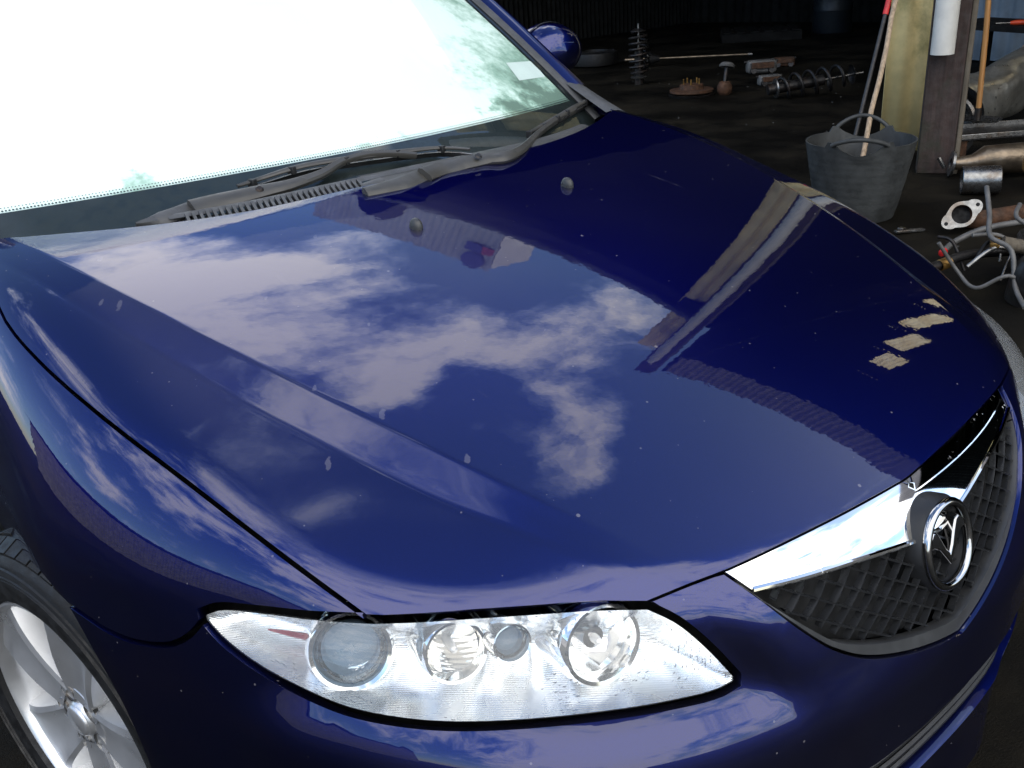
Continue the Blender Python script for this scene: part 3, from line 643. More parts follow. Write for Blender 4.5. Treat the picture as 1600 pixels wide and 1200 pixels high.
"mesh_low":[[-0.3077,-0.8735,0.6913],[-0.3028,-0.879,0.686],[-0.2977,-0.8843,0.6803],[-0.2924,-0.8894,0.6743],[-0.2867,-0.8943,0.6681],[-0.2807,-0.8991,0.6615],[-0.2742,-0.9037,0.6547],[-0.2671,-0.908,0.6474],[-0.2596,-0.9122,0.64],[-0.2518,-0.9164,0.6325],[-0.2427,-0.9211,0.6239],[-0.2329,-0.9257,0.6152],[-0.2219,-0.9301,0.6072],[-0.2106,-0.9338,0.6007],[-0.1982,-0.9372,0.5945],[-0.1853,-0.9404,0.5889],[-0.1721,-0.9435,0.5836],[-0.1577,-0.9467,0.5784],[-0.1429,-0.9497,0.5735],[-0.1277,-0.9526,0.5688],[-0.1121,-0.9553,0.5644],[-0.0961,-0.9579,0.56],[-0.0802,-0.9601,0.5559],[-0.0639,-0.9621,0.5521],[-0.047,-0.9639,0.5483],[-0.0295,-0.9655,0.5442],[0.0,-0.9671,0.5395]],
"chrome_low":[[-0.3099,-0.8698,0.6949],[-0.2969,-0.8738,0.6935],[-0.2837,-0.8778,0.692],[-0.2703,-0.8818,0.6903],[-0.2566,-0.8856,0.6886],[-0.2425,-0.8893,0.6869],[-0.2295,-0.8925,0.6854],[-0.2161,-0.8956,0.6839],[-0.2025,-0.8986,0.6824],[-0.1886,-0.9016,0.6808],[-0.1744,-0.9044,0.6791],[-0.1599,-0.9073,0.6772],[-0.1451,-0.9101,0.6752],[-0.1284,-0.9132,0.6728],[-0.1112,-0.9162,0.6701],[-0.0935,-0.9192,0.6672],[-0.0752,-0.9219,0.6642],[-0.0562,-0.9244,0.6612],[-0.0332,-0.9267,0.658],[0.0,-0.9287,0.6548]],
"cups":[[-0.7025,-0.5972,0.6792],[-0.6174,-0.6906,0.6937],[-0.564,-0.7298,0.7028],[-0.4886,-0.7938,0.6867]],
"nozzles":[[-0.1739,-0.0503,0.9525],[0.1857,-0.0458,0.9531]],
"arm_near_head":[[-0.5355,0.2792,0.985],[-0.5193,0.2799,0.9854],[-0.5029,0.2805,0.9858],[-0.4865,0.2808,0.9864],[-0.4693,0.2827,0.987],[-0.4473,0.2902,0.9874],[-0.4243,0.299,0.9878]],
"arm_near":[[-0.4295,0.2833,0.9936],[-0.4133,0.2832,0.9941],[-0.3964,0.2844,0.9944],[-0.3794,0.2854,0.9946],[-0.3633,0.2848,0.9949],[-0.3471,0.284,0.9952],[-0.3309,0.283,0.9955],[-0.3138,0.2835,0.9956],[-0.2967,0.2837,0.9959],[-0.2802,0.2842,0.9962],[-0.2637,0.2844,0.9963],[-0.247,0.2845,0.9966],[-0.2296,0.286,0.9967],[-0.2112,0.2889,0.9968],[-0.1913,0.2947,0.9969],[-0.1712,0.3005,0.9978],[-0.1537,0.3021,1.001],[-0.1347,0.3068,1.005],[-0.1156,0.3115,1.0093],[-0.0963,0.3158,1.0131],[-0.0775,0.3179,1.0157],[-0.0567,0.3184,1.0165],[-0.0366,0.3168,1.0162],[-0.0165,0.3148,1.0146],[0.0027,0.311,1.0127],[0.0201,0.3079,1.0099],[0.0365,0.3031,1.0064],[0.0528,0.2981,1.0025],[0.0691,0.2929,0.9989]],
"blade_near":[[-0.3177,0.3311,0.9952],[-0.3022,0.3307,0.9969],[-0.2867,0.3302,0.9987],[-0.2705,0.331,1.0001],[-0.2548,0.3301,1.0019],[-0.2384,0.3306,1.0033],[-0.2199,0.3301,1.0052],[-0.2013,0.3294,1.007],[-0.1819,0.3298,1.0078],[-0.1629,0.3282,1.0082],[-0.1438,0.3263,1.0082],[-0.1246,0.324,1.0078],[-0.1053,0.3215,1.0072],[-0.086,0.3188,1.0067],[-0.0665,0.3178,1.006],[-0.0471,0.3166,1.0051],[-0.0284,0.3136,1.0045],[-0.0078,0.3134,1.0033],[0.0119,0.3114,1.0023],[0.0317,0.3092,1.0012],[0.0532,0.3078,0.9999],[0.0757,0.3075,0.9983],[0.0974,0.3055,0.9969],[0.12,0.3045,0.9948],[0.1417,0.3018,0.9921],[0.1652,0.2993,0.9877],[0.1725,0.2743,0.9871],[0.1785,0.248,0.9869]],
"arm_far_head":[[-0.1663,0.1695,0.9894],[-0.1512,0.1631,0.9897],[-0.1353,0.158,0.9896]],
"arm_far":[[-0.1499,0.1331,0.9956],[-0.1327,0.1312,0.9959],[-0.1146,0.1306,0.9957],[-0.0973,0.1284,0.996],[-0.0781,0.1289,0.996],[-0.058,0.1307,0.9962],[-0.034,0.1383,0.996],[-0.009,0.1471,0.9962],[0.0173,0.1571,0.9963],[0.0428,0.1652,0.996],[0.0668,0.1677,0.996],[0.0899,0.1684,0.9958],[0.1111,0.166,0.9959],[0.1324,0.1633,0.9959],[0.1548,0.1617,0.9956],[0.174,0.1534,0.9956],[0.1932,0.1448,0.9954],[0.224,0.1515,0.9951],[0.2661,0.1784,0.9948],[0.3188,0.2192,0.9946],[0.3744,0.262,0.9945],[0.4486,0.3185,0.9938],[0.5185,0.367,0.9946],[0.565,0.3874,0.9983],[0.6135,0.4077,1.0007],[0.6648,0.4298,1.003]],
"blade_far":[[0.406,0.3152,0.9805],[0.4515,0.3431,0.9797],[0.4874,0.359,0.9817],[0.5224,0.3732,0.9843],[0.5587,0.3884,0.9869],[0.6151,0.4137,0.9908],[0.6757,0.4419,0.9943],[0.7403,0.4728,0.9963],[0.8092,0.5063,0.9978]],
"sticker":[[0.5978,0.6155,1.1153],[0.7232,0.6498,1.1049],[0.7067,0.5873,1.0675],[0.5851,0.5503,1.0745]]}
DATA = {k: np.array(v) for k, v in DATA.items()}
MIR = np.array([-1., 1., 1.])
C0 = np.array([0., .25, .35])
def to_front(P):
    d = np.asarray(P) - C0
    return np.stack([np.arctan2(-d[..., 0], -d[..., 1]), np.arctan2(d[..., 2], np.hypot(d[..., 0], d[..., 1]))], -1)
def from_front(uv):
    ph, ep = uv[:, 0], uv[:, 1]
    d = np.stack([-np.sin(ph) * np.cos(ep), -np.cos(ph) * np.cos(ep), np.sin(ep)], -1)
    ts = np.linspace(.15, 1.9, 110); lo = np.full(len(d), .15); hi = np.full(len(d), 1.9); found = np.zeros(len(d), bool)
    for a, b in zip(ts[:-1], ts[1:]):
        m = (~found) & (F(C0 + b * d) > 0); lo[m] = a; hi[m] = b; found |= m
        if found.all(): break
    for _ in range(24):
        mid = (lo + hi) / 2; v = F(C0 + mid[:, None] * d) < 0
        lo = np.where(v, mid, lo); hi = np.where(v, hi, mid)
    return C0 + hi[:, None] * d
def to_top(P): return np.asarray(P)[..., :2]
def from_top(uv):
    x, y = uv[:, 0], uv[:, 1]; h0 = H(x, y); hi = h0 + .02; lo = h0 - .14
    for _ in range(26):
        mid = (lo + hi) / 2; v = F(np.stack([x, y, mid], -1)) > 0
        hi = np.where(v, mid, hi); lo = np.where(v, lo, mid)
    return np.stack([x, y, hi], -1)
grad_top = grad
def resample(P, step):
    P = np.asarray(P); out = []
    for a, b in zip(P, np.roll(P, -1, 0)):
        l = np.linalg.norm(b - a); m = max(1, int(round(l / step)))
        out += [a + (b - a) * k / m for k in range(m)]
    return np.array(out)
def inside(pts, poly):
    x, y = pts[:, 0], pts[:, 1]; c = np.zeros(len(pts), bool)
    for (x1, y1), (x2, y2) in zip(poly, np.roll(poly, -1, 0)):
        m = (y1 > y) != (y2 > y)
        with np.errstate(divide='ignore', invalid='ignore'):
            c ^= m & (x < (x2 - x1) * (y - y1) / (y2 - y1 + 1e-15) + x1)
    return c
def dist_poly(pts, poly):
    d = np.full(len(pts), np.inf)
    for a, b in zip(poly, np.roll(poly, -1, 0)):
        ab = b - a; l = ab @ ab + 1e-15; t = np.clip(((pts - a) @ ab) / l, 0, 1)
        d = np.minimum(d, np.linalg.norm(pts - a - t[:, None] * ab, axis=1))
    return d
def area(p): x, y = p[:, 0], p[:, 1]; return .5 * np.sum(x * np.roll(y, -1) - y * np.roll(x, -1))
def inset_poly(p, d):
    if d == 0: return p
    s = 1 if area(p) > 0 else -1
    a = p - np.roll(p, 1, 0); b = np.roll(p, -1, 0) - p
    na = np.stack([-a[:, 1], a[:, 0]], -1) * s; nb = np.stack([-b[:, 1], b[:, 0]], -1) * s
    na /= np.linalg.norm(na, axis=1, keepdims=True) + 1e-12; nb /= np.linalg.norm(nb, axis=1, keepdims=True) + 1e-12
    n = na + nb; l = np.linalg.norm(n, axis=1, keepdims=True); n = n / np.maximum(l, .4)
    k = 1 / np.maximum((n * na).sum(1, keepdims=True), .5)
    return p + n * d * k
def tri_panel(outline, chart, spacing, holes=(), inset=0., ostep=.009, lines=()):
    """outline: closed 3-D loop on the body; returns chart points, triangles and boundary loops"""
    to, frm, _ = CH[chart]; sc = 1.0 if chart == 'top' else 1 / .85
    loops = []
    for i, L in enumerate([outline] + list(holes)):
        q = to(resample(L, ostep)); q = inset_poly(q, (inset if i == 0 else -inset) * sc)
        loops.append(q)
    lo, hi = loops[0].min(0), loops[0].max(0); h = spacing * sc
    gx = np.arange(lo[0], hi[0], h); gy = np.arange(lo[1], hi[1], h * .866)
    G = np.array([(x + (.5 * h if j % 2 else 0), y) for j, y in enumerate(gy) for x in gx])
    ok = inside(G, loops[0])
    for q in loops[1:]: ok &= ~inside(G, q)
    G = G[ok]
    for q in loops: G = G[dist_poly(G, q) > .45 * h]
    keep = []
    for ln in lines:
        ok = inside(ln, loops[0]) & (dist_poly(ln, loops[0]) > .004); ln = ln[ok]; keep.append(ln)
        for a in range(0, len(ln)): G = G[np.hypot(G[:, 0] - ln[a, 0], G[:, 1] - ln[a, 1]) > .006]
    V = np.vstack(loops + keep + [G]); E = []; k = sum(len(q) for q in loops)
    for ln in keep:
        E += [(k + i, k + i + 1) for i in range(len(ln) - 1) if np.hypot(*(ln[i + 1] - ln[i])) < .03]; k += len(ln)
    k = 0
    for q in loops:
        E += [(k + i, k + (i + 1) % len(q)) for i in range(len(q))]; k += len(q)
    vs, es, fs, _, _, _ = delaunay_2d_cdt([Vector(p) for p in V], E, [], 0, 1e-7)
    vs = np.array([tuple(p) for p in vs]); fs = np.array([t for t in fs if len(t) == 3])
    c = vs[fs].mean(1); ok = inside(c, loops[0])
    for q in loops[1:]: ok &= ~inside(c, q)
    return vs, fs[ok]
CH = {'top': (to_top, from_top, grad_top), 'front': (to_front, from_front, grad)}
def panel(name, mat, outline, chart, spacing, holes=(), inset=.0028, lip=.014, mirror=None, parent=None, offset=0., ostep=.009, offn=None, lines=()):
    vs, fs = tri_panel(outline, chart, spacing, holes, inset, ostep, lines)
    used = np.unique(fs); remap = -np.ones(len(vs), int); remap[used] = np.arange(len(used)); vs = vs[used]; fs = remap[fs]
    P = CH[chart][1](vs); Nn = CH[chart][2](P)
    off = offset if offn is None else offn(vs, P)
    if np.any(off): P = P + Nn * (np.asarray(off)[..., None] if np.ndim(off) else off)
    n1 = np.cross(P[fs[:, 1]] - P[fs[:, 0]], P[fs[:, 2]] - P[fs[:, 0]])
    flip = (n1 * Nn[fs[:, 0]]).sum(1) < 0
    fs[flip] = fs[flip][:, ::-1]
    if mirror == 'weld':
        mid = np.abs(P[:, 0]) < 4e-3; P[mid, 0] = 0; Nn[mid, 0] = 0
        idx = np.arange(len(P)); new = np.where(mid, idx, len(P) + np.cumsum(~mid) - 1)
        P2 = P[~mid] * MIR; N2 = Nn[~mid] * MIR
        fs = np.vstack([fs, new[fs][:, ::-1]]); P = np.vstack([P, P2]); Nn = np.vstack([Nn, N2])
    elif mirror == 'flip':
        P = P * MIR; Nn = Nn * MIR; fs = fs[:, ::-1]
    return make_panel(name, mat, P, Nn, fs, lip, parent, offn is None)
def make_panel(name, mat, P, Nn, fs, lip, parent, custom=True):
    Nn = Nn / np.linalg.norm(Nn, axis=1, keepdims=True)
    faces = [tuple(map(int, t)) for t in fs]; nv = len(P); norms = [Nn]
    if lip:
        cnt = {}
        for t in faces:
            for a, b in ((t[0], t[1]), (t[1], t[2]), (t[2], t[0])): cnt[(a, b)] = 1
        bd = [(a, b) for (a, b) in cnt if (b, a) not in cnt]
        bv = sorted({a for e in bd for a in e}); top = {v: nv + i for i, v in enumerate(bv)}; bot = {v: nv + len(bv) + i for i, v in enumerate(bv)}
        P = np.vstack([P, P[bv], P[bv] - Nn[bv] * lip])
        out = np.zeros((len(bv), 3)); pos = {v: i for i, v in enumerate(bv)}
        for a, b in bd:
            n = np.cross(P[b] - P[a], Nn[a]); n /= np.linalg.norm(n) + 1e-12; out[pos[a]] += n; out[pos[b]] += n
        out /= np.linalg.norm(out, axis=1, keepdims=True) + 1e-12
        norms += [out * .8 + Nn[bv] * .3, out]
        faces += [(top[b], top[a], bot[a], bot[b]) for a, b in bd]
    Nall = np.vstack(norms); Nall /= np.linalg.norm(Nall, axis=1, keepdims=True) + 1e-12
    me = bpy.data.meshes.new(name); me.from_pydata(P.tolist(), [], faces); me.materials.append(mat)
    me.polygons.foreach_set('use_smooth', [True] * len(me.polygons))
    if custom: me.normals_split_custom_set_from_vertices([tuple(n) for n in Nall])
    return link(bpy.data.objects.new(name, me), parent)
def mirrored(o, parent=None, name=None):
    """mirror image (x -> -x) of a mesh object as a new mesh, keeping its custom normals"""
    me0 = o.data; n = len(me0.vertices); co = np.empty(n * 3); me0.vertices.foreach_get('co', co); co = co.reshape(-1, 3) * MIR
    faces = [tuple(p.vertices)[::-1] for p in me0.polygons]
    nl = len(me0.loops); cn = np.empty(nl * 3); me0.corner_normals.foreach_get('vector', cn); cn = cn.reshape(-1, 3) * MIR
    li = [list(p.loop_indices)[::-1] for p in me0.polygons]
    me = bpy.data.meshes.new(me0.name); me.from_pydata(co.tolist(), [], faces)
    for m_ in me0.materials: me.materials.append(m_)
    me.polygons.foreach_set('use_smooth', [True] * len(me.polygons))
    me.normals_split_custom_set([tuple(cn[i]) for l in li for i in l])
    c = link(bpy.data.objects.new(name or o.name.split('.')[0], me), parent)
    for ch in list(o.children): mirrored(ch, c)
    return c

# ------------------------------------------------------------------ the car
car = empty('car', (0, 0, 0), 'dark blue metallic car with wet bonnet and misted windscreen, parked before the barn', 'car')
D = DATA
cat = lambda *a: np.vstack(a)
# bonnet
hood_out = cat(D['hood_rear'], D['hood_gap'][1:], D['hood_lamp'][1:], D['hood_front'][1:])
_y = np.arange(-.85, .36, .009); _xa = XA(_y); _xb = np.maximum(XB(_y), _xa + .02)
crease = [np.stack([-(q + o), _y], -1) for q, o in ((_xa, -.007), (_xa, -.0035), (_xa, 0.), (_xa, .0035), (_xa, .007), (_xb, -.008), (_xb, -.004), (_xb, 0.), (_xb, .006), (_xb, .013))]
hood = panel('bonnet', M['paint'], hood_out, 'top', .0095, mirror='weld', parent=car, lip=.016, inset=.0, lines=crease)
# fender
def arc(a0, a1, n, rr=.362):
    a = np.radians(np.linspace(a0, a1, n)); return np.stack([np.full(n, -.885), rr * np.cos(a), .307 + rr * np.sin(a)], -1)
def onbody(P):
    return from_front(to_front(np.asarray(P, float)))
A0 = np.degrees(np.arctan2(D['seam'][-1][2] - .307, D['seam'][-1][1]))
_p = D['arch_high'][-1]; A1 = np.degrees(np.arctan2(_p[2] - .307, _p[1]))
_a = np.radians(np.linspace(A1 - 4, -8, 40)); _r = np.interp(np.linspace(0, 1, 40), [0, .4, 1], [np.hypot(_p[2] - .307, _p[1]), .362, .362])
arch_up = onbody(np.stack([np.full(40, -.885), _r * np.cos(_a), .307 + _r * np.sin(_a)], -1))
rear_edge = onbody([(-.88, .40, .20), (-.88, .62, .20), (-.885, .62, .45), (-.88, .62, .70), (-.86, .62, .86), (-.80, .62, .955), (-.775, .52, .975)])
fender_out = cat(D['hood_gap'], D['lamp_fender'], D['seam'][1:], D['arch_high'][1:], arch_up, rear_edge)
fend = panel('front_wing', M['paint'], fender_out, 'front', .013, parent=car, inset=.0042, lip=.018)
mirrored(fend, car)
# bumper with its openings
und = onbody([(-.872, -.40, .19), (-.80, -.60, .185), (-.66, -.76, .185), (-.45, -.88, .185), (-.2, -.95, .185), (0, -.97, .185)])
cen = onbody([(0, -.97, .41), (0, -.97, .44)])
und[-1, 0] = 0; cen[:, 0] = 0
hf = D['hood_front']; gi = int(np.argmin(np.linalg.norm(hf - D['grille_side'][0], axis=1)))
intake_top, intake_bot = .405, .325
it_b = onbody([(0, -.97, .325), (-.2, -.95, .325), (-.4, -.9, .328), (-.47, -.87, .335), (-.50, -.86, .355)])
it_t = onbody([(-.47, -.87, .392), (-.40, -.9, .405), (-.2, -.95, .408), (0, -.97, .408)])
it_b[0, 0] = 0; it_t[-1, 0] = 0
bump_out = cat(D['grille_side'][::-1], hf[:gi][::-1], D['lamp_in'][::-1][1:], D['lamp_low'][::-1][1:], D['seam'][1:], D['arch_low'][1:], und, it_b, it_t, cen[1:])
bumper = panel('front_bumper', M['paint'], bump_out, 'front', .013, mirror='weld', parent=car, inset=.0022, lip=.02)
m = MB(); m.grid(lambda a, b: (lambda q: q)(from_front(np.array([[R(-40) + a * R(80), math.atan2((.30 + .13 * b) - .35, 1.15)]]))[0] * np.array([.97, .97, 1])), 24, 4)
m.build('intake_backing', M['void'], bumper, fix=False)
for k in range(3):
    z = .345 + k * .021
    pts = onbody([(x, -1, z) for x in np.linspace(-.47, .47, 25)]) * np.array([.985, .985, 1])
    MB().tube(pts, .0045, 6).build('intake_slat', M['black_plastic'], bumper)

# headlamp
lamp_out = cat(D['lamp_top'], D['lamp_fender'][1:], D['lamp_low'][1:], D['lamp_in'][1:-1])
lamp = bpy.data.objects.new('headlight', None); lamp.empty_display_size = .1; link(lamp, car)
lf = to_front(lamp_out)
lamp_in2 = from_front(inset_poly(to_front(resample(lamp_out, .009)),   .0044 / .85))
seal = panel('lamp_seal', M['seal'], lamp_out, 'front', .02, holes=[lamp_in2], parent=lamp, inset=.0028, lip=.02, offset=-.003)
lens = panel('lamp_lens', M['lens'], lamp_in2, 'front', .010, parent=lamp, inset=.0, lip=0, offn=lambda vs, P: -.002 + .034 * (1 - np.exp(-dist_poly(vs, to_front(lamp_in2)) / .035)))
lf2 = to_front(lamp_in2)
cups3 = D['cups']
def bowl(vs, P):
    d = dist_poly(vs, lf2) * .85
    th = np.arctan2(P[:, 2] - .80, P[:, 0] + .50)
    low = np.clip((.665 - P[:, 2]) / .03, 0, 1)
    return -.004 - .070 * (1 - np.exp(-d / .016)) + low * np.minimum(1, d / .02) * .0045 * np.sin(th * 26) * (1 + .4 * np.sin(th * 9))
housing = panel('lamp_housing', M['ridged'], lamp_in2, 'front', .007, parent=lamp, inset=0., lip=0, offn=bowl)
def cup(c, rad, axis, depth, kind):
    ax = Vector(axis).normalized(); n = Vector(grad(np.array([c]))[0]); c = Vector(c) - n * (.015 + rad * .46)
    ring = MB(); ring.lathe([(rad * .80, -.010), (rad * .84, .003), (rad * .88, .008), (rad * .97, .009), (rad * 1.06, .002), (rad * 1.08, -.020), (rad * 1.10, -.045), (rad * 1.12, -.075)], c, ax, 40)
    o = ring.build('lamp_ring', M['reflector'], lamp, fix=False)
    b = MB(); pr = [(rad * .9 * math.sqrt(t), -depth * (1 - t)) for t in np.linspace(0.0004, 1, 14)]
    b.lathe(pr, c, ax, 40); b.build('reflector_bowl', M['facets'] if kind != 'ridge' else M['reflector'], lamp, fix=False)
    if kind in ('dome', 'proj'):
        d = MB(); rr = rad * (.82 if kind == 'dome' else .9); d.lathe([(rr * math.cos(t), .002 + rr * .55 * math.sin(t)) for t in np.linspace(0, math.pi / 2 - .001, 10)], c, ax, 40)
        d.build('inner_lens', M['innerlens'], lamp, fix=False)
        d = MB(); d.lathe([(.0001, -depth * .35), (rad * .62, -depth * .35), (rad * .70, -.002)], c, ax, 32); d.build('lens_backing', M['dark_steel'] if False else M['blue_sheet'], lamp, fix=False)
    else:
        d = MB(); d.lathe([(.0001, .002), (.004, 0), (.0055, -.008), (.0055, -depth)], c, ax, 12); d.build('bulb', M['amber'], lamp, fix=False)
        if rad > .04:
            d = MB(); d.lathe([(.0001, -.012), (.013, -.014), (.014, -depth * .8)], c, ax, 20); d.build('bulb_shield', M['badge_chrome'], lamp, fix=False)
cup(cups3[0] + np.array([0, -.008, -.010]), .048, (-.45, -.80, .28), .045, 'dome')
cup(cups3[1] + np.array([0, -.012, -.013]), .037, (-.30, -.90, .25), .040, 'bulb')
cup(cups3[2] + np.array([0, -.010, -.010]), .023, (-.28, -.90, .25), .030, 'proj')
cup(cups3[3] + np.array([.004, -.014, -.014]), .049, (-.22, -.93, .20), .050, 'ridge')
# thin red strip in the outer corner
o0 = from_front(to_front(np.array([D['lamp_fender'][-1] * .55 + cups3[0] * .45, D['lamp_fender'][-1] * .22 + cups3[0] * .78])))
nn = grad(o0)
MB().tube([Vector(o0[0] - nn[0] * .020), Vector((o0[0] + o0[1]) / 2 - nn[0] * .022), Vector(o0[1] - nn[1] * .024)], [.0012, .0035, .0045], 8).build('red_strip', M['red_strip'], lamp)
mirrored_lamp = bpy.data.objects.new('headlight', None); link(mirrored_lamp, car)
for ch in list(lamp.children): mirrored(ch, mirrored_lamp)

# radiator grille
gr = bpy.data.objects.new('radiator_grille', None); link(gr, car)
ch_top = hf[gi:]
chrome_out = cat(ch_top, D['chrome_low'][::-1])
cb = panel('chrome_bar', M['chrome'], chrome_out, 'front', .010, mirror='weld', parent=gr, inset=.0015, lip=.012, offset=-.004)
frame_out = cat(D['chrome_low'][:1], D['grille_side'][2:], D['mesh_low'][::-1])
panel('grille_frame', M['frame_plastic'], frame_out, 'front', .010, mirror='weld', parent=gr, inset=.0006, lip=.02, offset=-.005)
mesh_out = cat(D['chrome_low'], D['mesh_low'][::-1])
mo2 = to_front(mesh_out)
panel('grille_backing', M['void'], mesh_out, 'front', .02, mirror='weld', parent=gr, inset=-.004, lip=0, offset=-.045)
# lattice of deep blades: clipped to the opening in the front view (x, z)
poly = np.vstack([mesh_out, (mesh_out * MIR)[::-1]])[:, [0, 2]]
def front_ys(x, z):
    x = np.asarray(x, float); z = np.asarray(z, float); y = np.full(len(x), -.95)
    for _ in range(7):
        q = from_front(np.stack([np.arctan2(-x, .25 - y), np.arctan2(z - .35, np.hypot(x, .25 - y))], -1)); y = q[:, 1]
    return np.stack([x, y, z], -1)
def front_y(x, z): return front_ys([x], [z])[0]
pitch, sl = .042, .62
lat = [MB(), MB()]
for fam, s_ in ((0, -sl), (1, sl)):
    for k in range(-30, 31):
        b0 = .62 + k * pitch * sl
        xs_ = np.arange(-.40, .401, .006); zs_ = b0 + s_ * xs_
        ins = inside(np.stack([xs_, zs_], -1), poly)
        if not ins.any(): continue
        i = 0
        while i < len(xs_):
            if ins[i]:
                j = i
                while j + 1 < len(xs_) and ins[j + 1]: j += 1
                if j - i >= 1:
                    seg = front_ys(xs_[i:j + 1], zs_[i:j + 1])
                    V = []; Fq = []
                    for p in seg:
                        p = np.array(p); y0 = p[1] + .010; y1 = p[1] + .030
                        V += [(p[0], y0, p[2] + .0016), (p[0], y0, p[2] - .0016), (p[0], y0 + .009, p[2] - .0012), (p[0], y0 + .009, p[2] + .0012)]
                    for q in range(len(seg) - 1):
                        for e in range(4): Fq.append((q * 4 + e, q * 4 + (e + 1) % 4, q * 4 + 4 + (e + 1) % 4, q * 4 + 4 + e))
                    lat[fam].add(V, Fq)
                i = j + 1
            else: i += 1
for l_ in lat: l_.build('grille_mesh', M['mesh_plastic'], gr)
for sg in (1, -1):
    MB().tube([Vector(p * np.array([sg, 1, 1])) + Vector((0, .006, .001)) for p in D['chrome_low']], .0036, 8).build('chrome_lip', M['chrome'], gr)
# badge
bc = front_y(0, .640); NB = Vector((0, -.965, .26)).normalized(); bc = Vector(bc) + NB * (-.006)
bx = Vector((1, 0, 0)); by = NB.cross(bx) * -1
by = bx.cross(NB) * -1 if by.z < 0 else by
def bf(x, y, h): return bc + bx * x + by * y + NB * h
MB().lathe([(.0655, -.060), (.0645, -.004), (.060, .005), (.053, .005), (.048, -.010), (.0001, -.014)], bc, NB, 48, xdir=bx, sx=.96, sy=1.0).build('badge_base', M['black_plastic'], gr)
def oval(t, k=1.0): return (math.copysign(abs(math.cos(t)) ** .9, math.cos(t)) * .0500 * k, math.copysign(abs(math.sin(t)) ** .9, math.sin(t)) * .0540 * k)
ring = MB(); n = 64; rp = []
for i in range(n + 1):
    x, y = oval(2 * math.pi * i / n); rp.append(bf(x, y, .008))
ring.tube(rp, .0064, 10, caps=False); ring.build('badge_ring', M['badge_chrome'], gr)
wing = [(0, -.024), (.011, -.009), (.022, .003), (.036, .0095), (.0485, .010), (.043, .021), (.033, .029), (.024, .0265), (.0155, .0145), (.007, .000), (0, -.008)]
wing = [(x * 1.0, y * 1.15 - .003) for x, y in wing]
full = wing + [(-x, y) for x, y in wing[::-1][1:-1]]
w = MB(); nW = len(full)
w.add([bf(x, y, -.004) for x, y in full] + [bf(x * .96, y * .96, .010) for x, y in full] , [(i, (i + 1) % nW, nW + (i + 1) % nW, nW + i) for i in range(nW)] + [tuple(nW + i for i in range(nW))])
w.build('badge_wing', M['badge_chrome'], gr, bevel=.0022)

# dark inner structure under the panels, so that gaps read dark
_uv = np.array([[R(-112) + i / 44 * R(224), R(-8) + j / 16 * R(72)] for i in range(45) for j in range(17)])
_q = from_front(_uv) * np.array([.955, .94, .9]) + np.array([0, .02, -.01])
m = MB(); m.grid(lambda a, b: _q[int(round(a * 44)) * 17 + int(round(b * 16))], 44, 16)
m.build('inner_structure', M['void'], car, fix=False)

# windscreen, cowl and pillars
WS0, WSC, WSZ, WST, WSW, WSS = .29, .272, .97, .713, .75, .077
def ws(x, v, n=0.):
    p = Vector((x, WS0 + WSC * x * x + v, WSZ + WST * v - .12 * v * v - .02 * x * x))
    if n:
        q = Vector((-2 * WSC * x * WST * -1 * 0, -WST, 1)).normalized()
        q = Vector((.54 * x * WST, -WST, 1)).normalized(); p = p + q * n
    return p
VT = .80
def wsgrid(n, v0, v1, w0=1., w1=1., nu=40, nv=24, mb=None):
    mb = mb or MB()
    def fn(a, b):
        v = v0 + (v1 - v0) * b; hw = (WSW - WSS * v) * (w0 + (w1 - w0) * b); return ws(-hw + 2 * hw * a, v, n)
    return mb.grid(fn, nu, nv)
wsc = bpy.data.objects.new('windscreen', None); link(wsc, car)
wsgrid(0, -.01, VT).build('glass', M['wsglass'], wsc, fix=False)
fb = wsgrid(-.004, -.02, .074, .995, .995, 40, 3)
for sgn in (-1, 1):
    fb.grid(lambda a, b: ws(sgn * ((WSW - WSS * (.074 + (VT - .074) * b)) * .995 - a * (.022 if sgn > 0 else .03)), .074 + (VT - .074) * b, -.004), 1, 20)
fb.grid(lambda a, b: ws((-1 + 2 * a) * .66, VT - .05 + .05 * b, -.0045), 20, 1)
fb.build('frit_band', M['frit'], wsc, fix=False)
dots = MB()
for i in range(260):
    x = -.74 + 1.48 * i / 259
    for j in range(2):
        p = ws(x, .078 + j * .006, -.0042); rr = .0022 - j * .0008
        dots.add([p + Vector((rr * math.cos(t), rr * .8 * math.sin(t), rr * .57 * math.sin(t))) for t in np.linspace(0, 2 * math.pi, 7)[:-1]], [tuple(range(6))])
dots.build('frit_dots', M['frit'], wsc, fix=False)
wsgrid(-.007, .060, VT, .97, .97, 40, 24).build('condensation', M['cond'], wsc, fix=False)
stc = [Vector(p) for p in D['sticker'][:4]]
s4 = [ws(p.x, p.y - WS0 - WSC * p.x * p.x, -.0055) for p in stc]
MB().add(s4, [(0, 1, 2, 3)]).build('paper_sticker', M['paper'], wsc, fix=False)
def rear_y(x):
    hr = D['hood_rear']; return float(np.interp(abs(x), -hr[:, 0], hr[:, 1]))
cowl = bpy.data.objects.new('cowl', None); link(cowl, car)
cw = MB()
def cowl_fn(a, b):
    x = -.745 + 1.49 * a; y0 = rear_y(x) - .015; y1 = WS0 + WSC * x * x + .01
    zz = [.940, .958, .960, .966]; z = float(np.interp(b, [0, .25, .7, 1], zz)) - .02 * x * x
    return (x, y0 + (y1 - y0) * b, z)
cw.grid(cowl_fn, 60, 8); cw.build('cowl_panel', M['black_plastic'], cowl, fix=False)
vt = MB()
vt.grid(lambda a, b: (-.46 + .34 * a, rear_y(-.46 + .34 * a) + .004 + .036 * b, .972 + .008 * b), 20, 2)
vt.build('vent_backing', M['void'], cowl, fix=False)
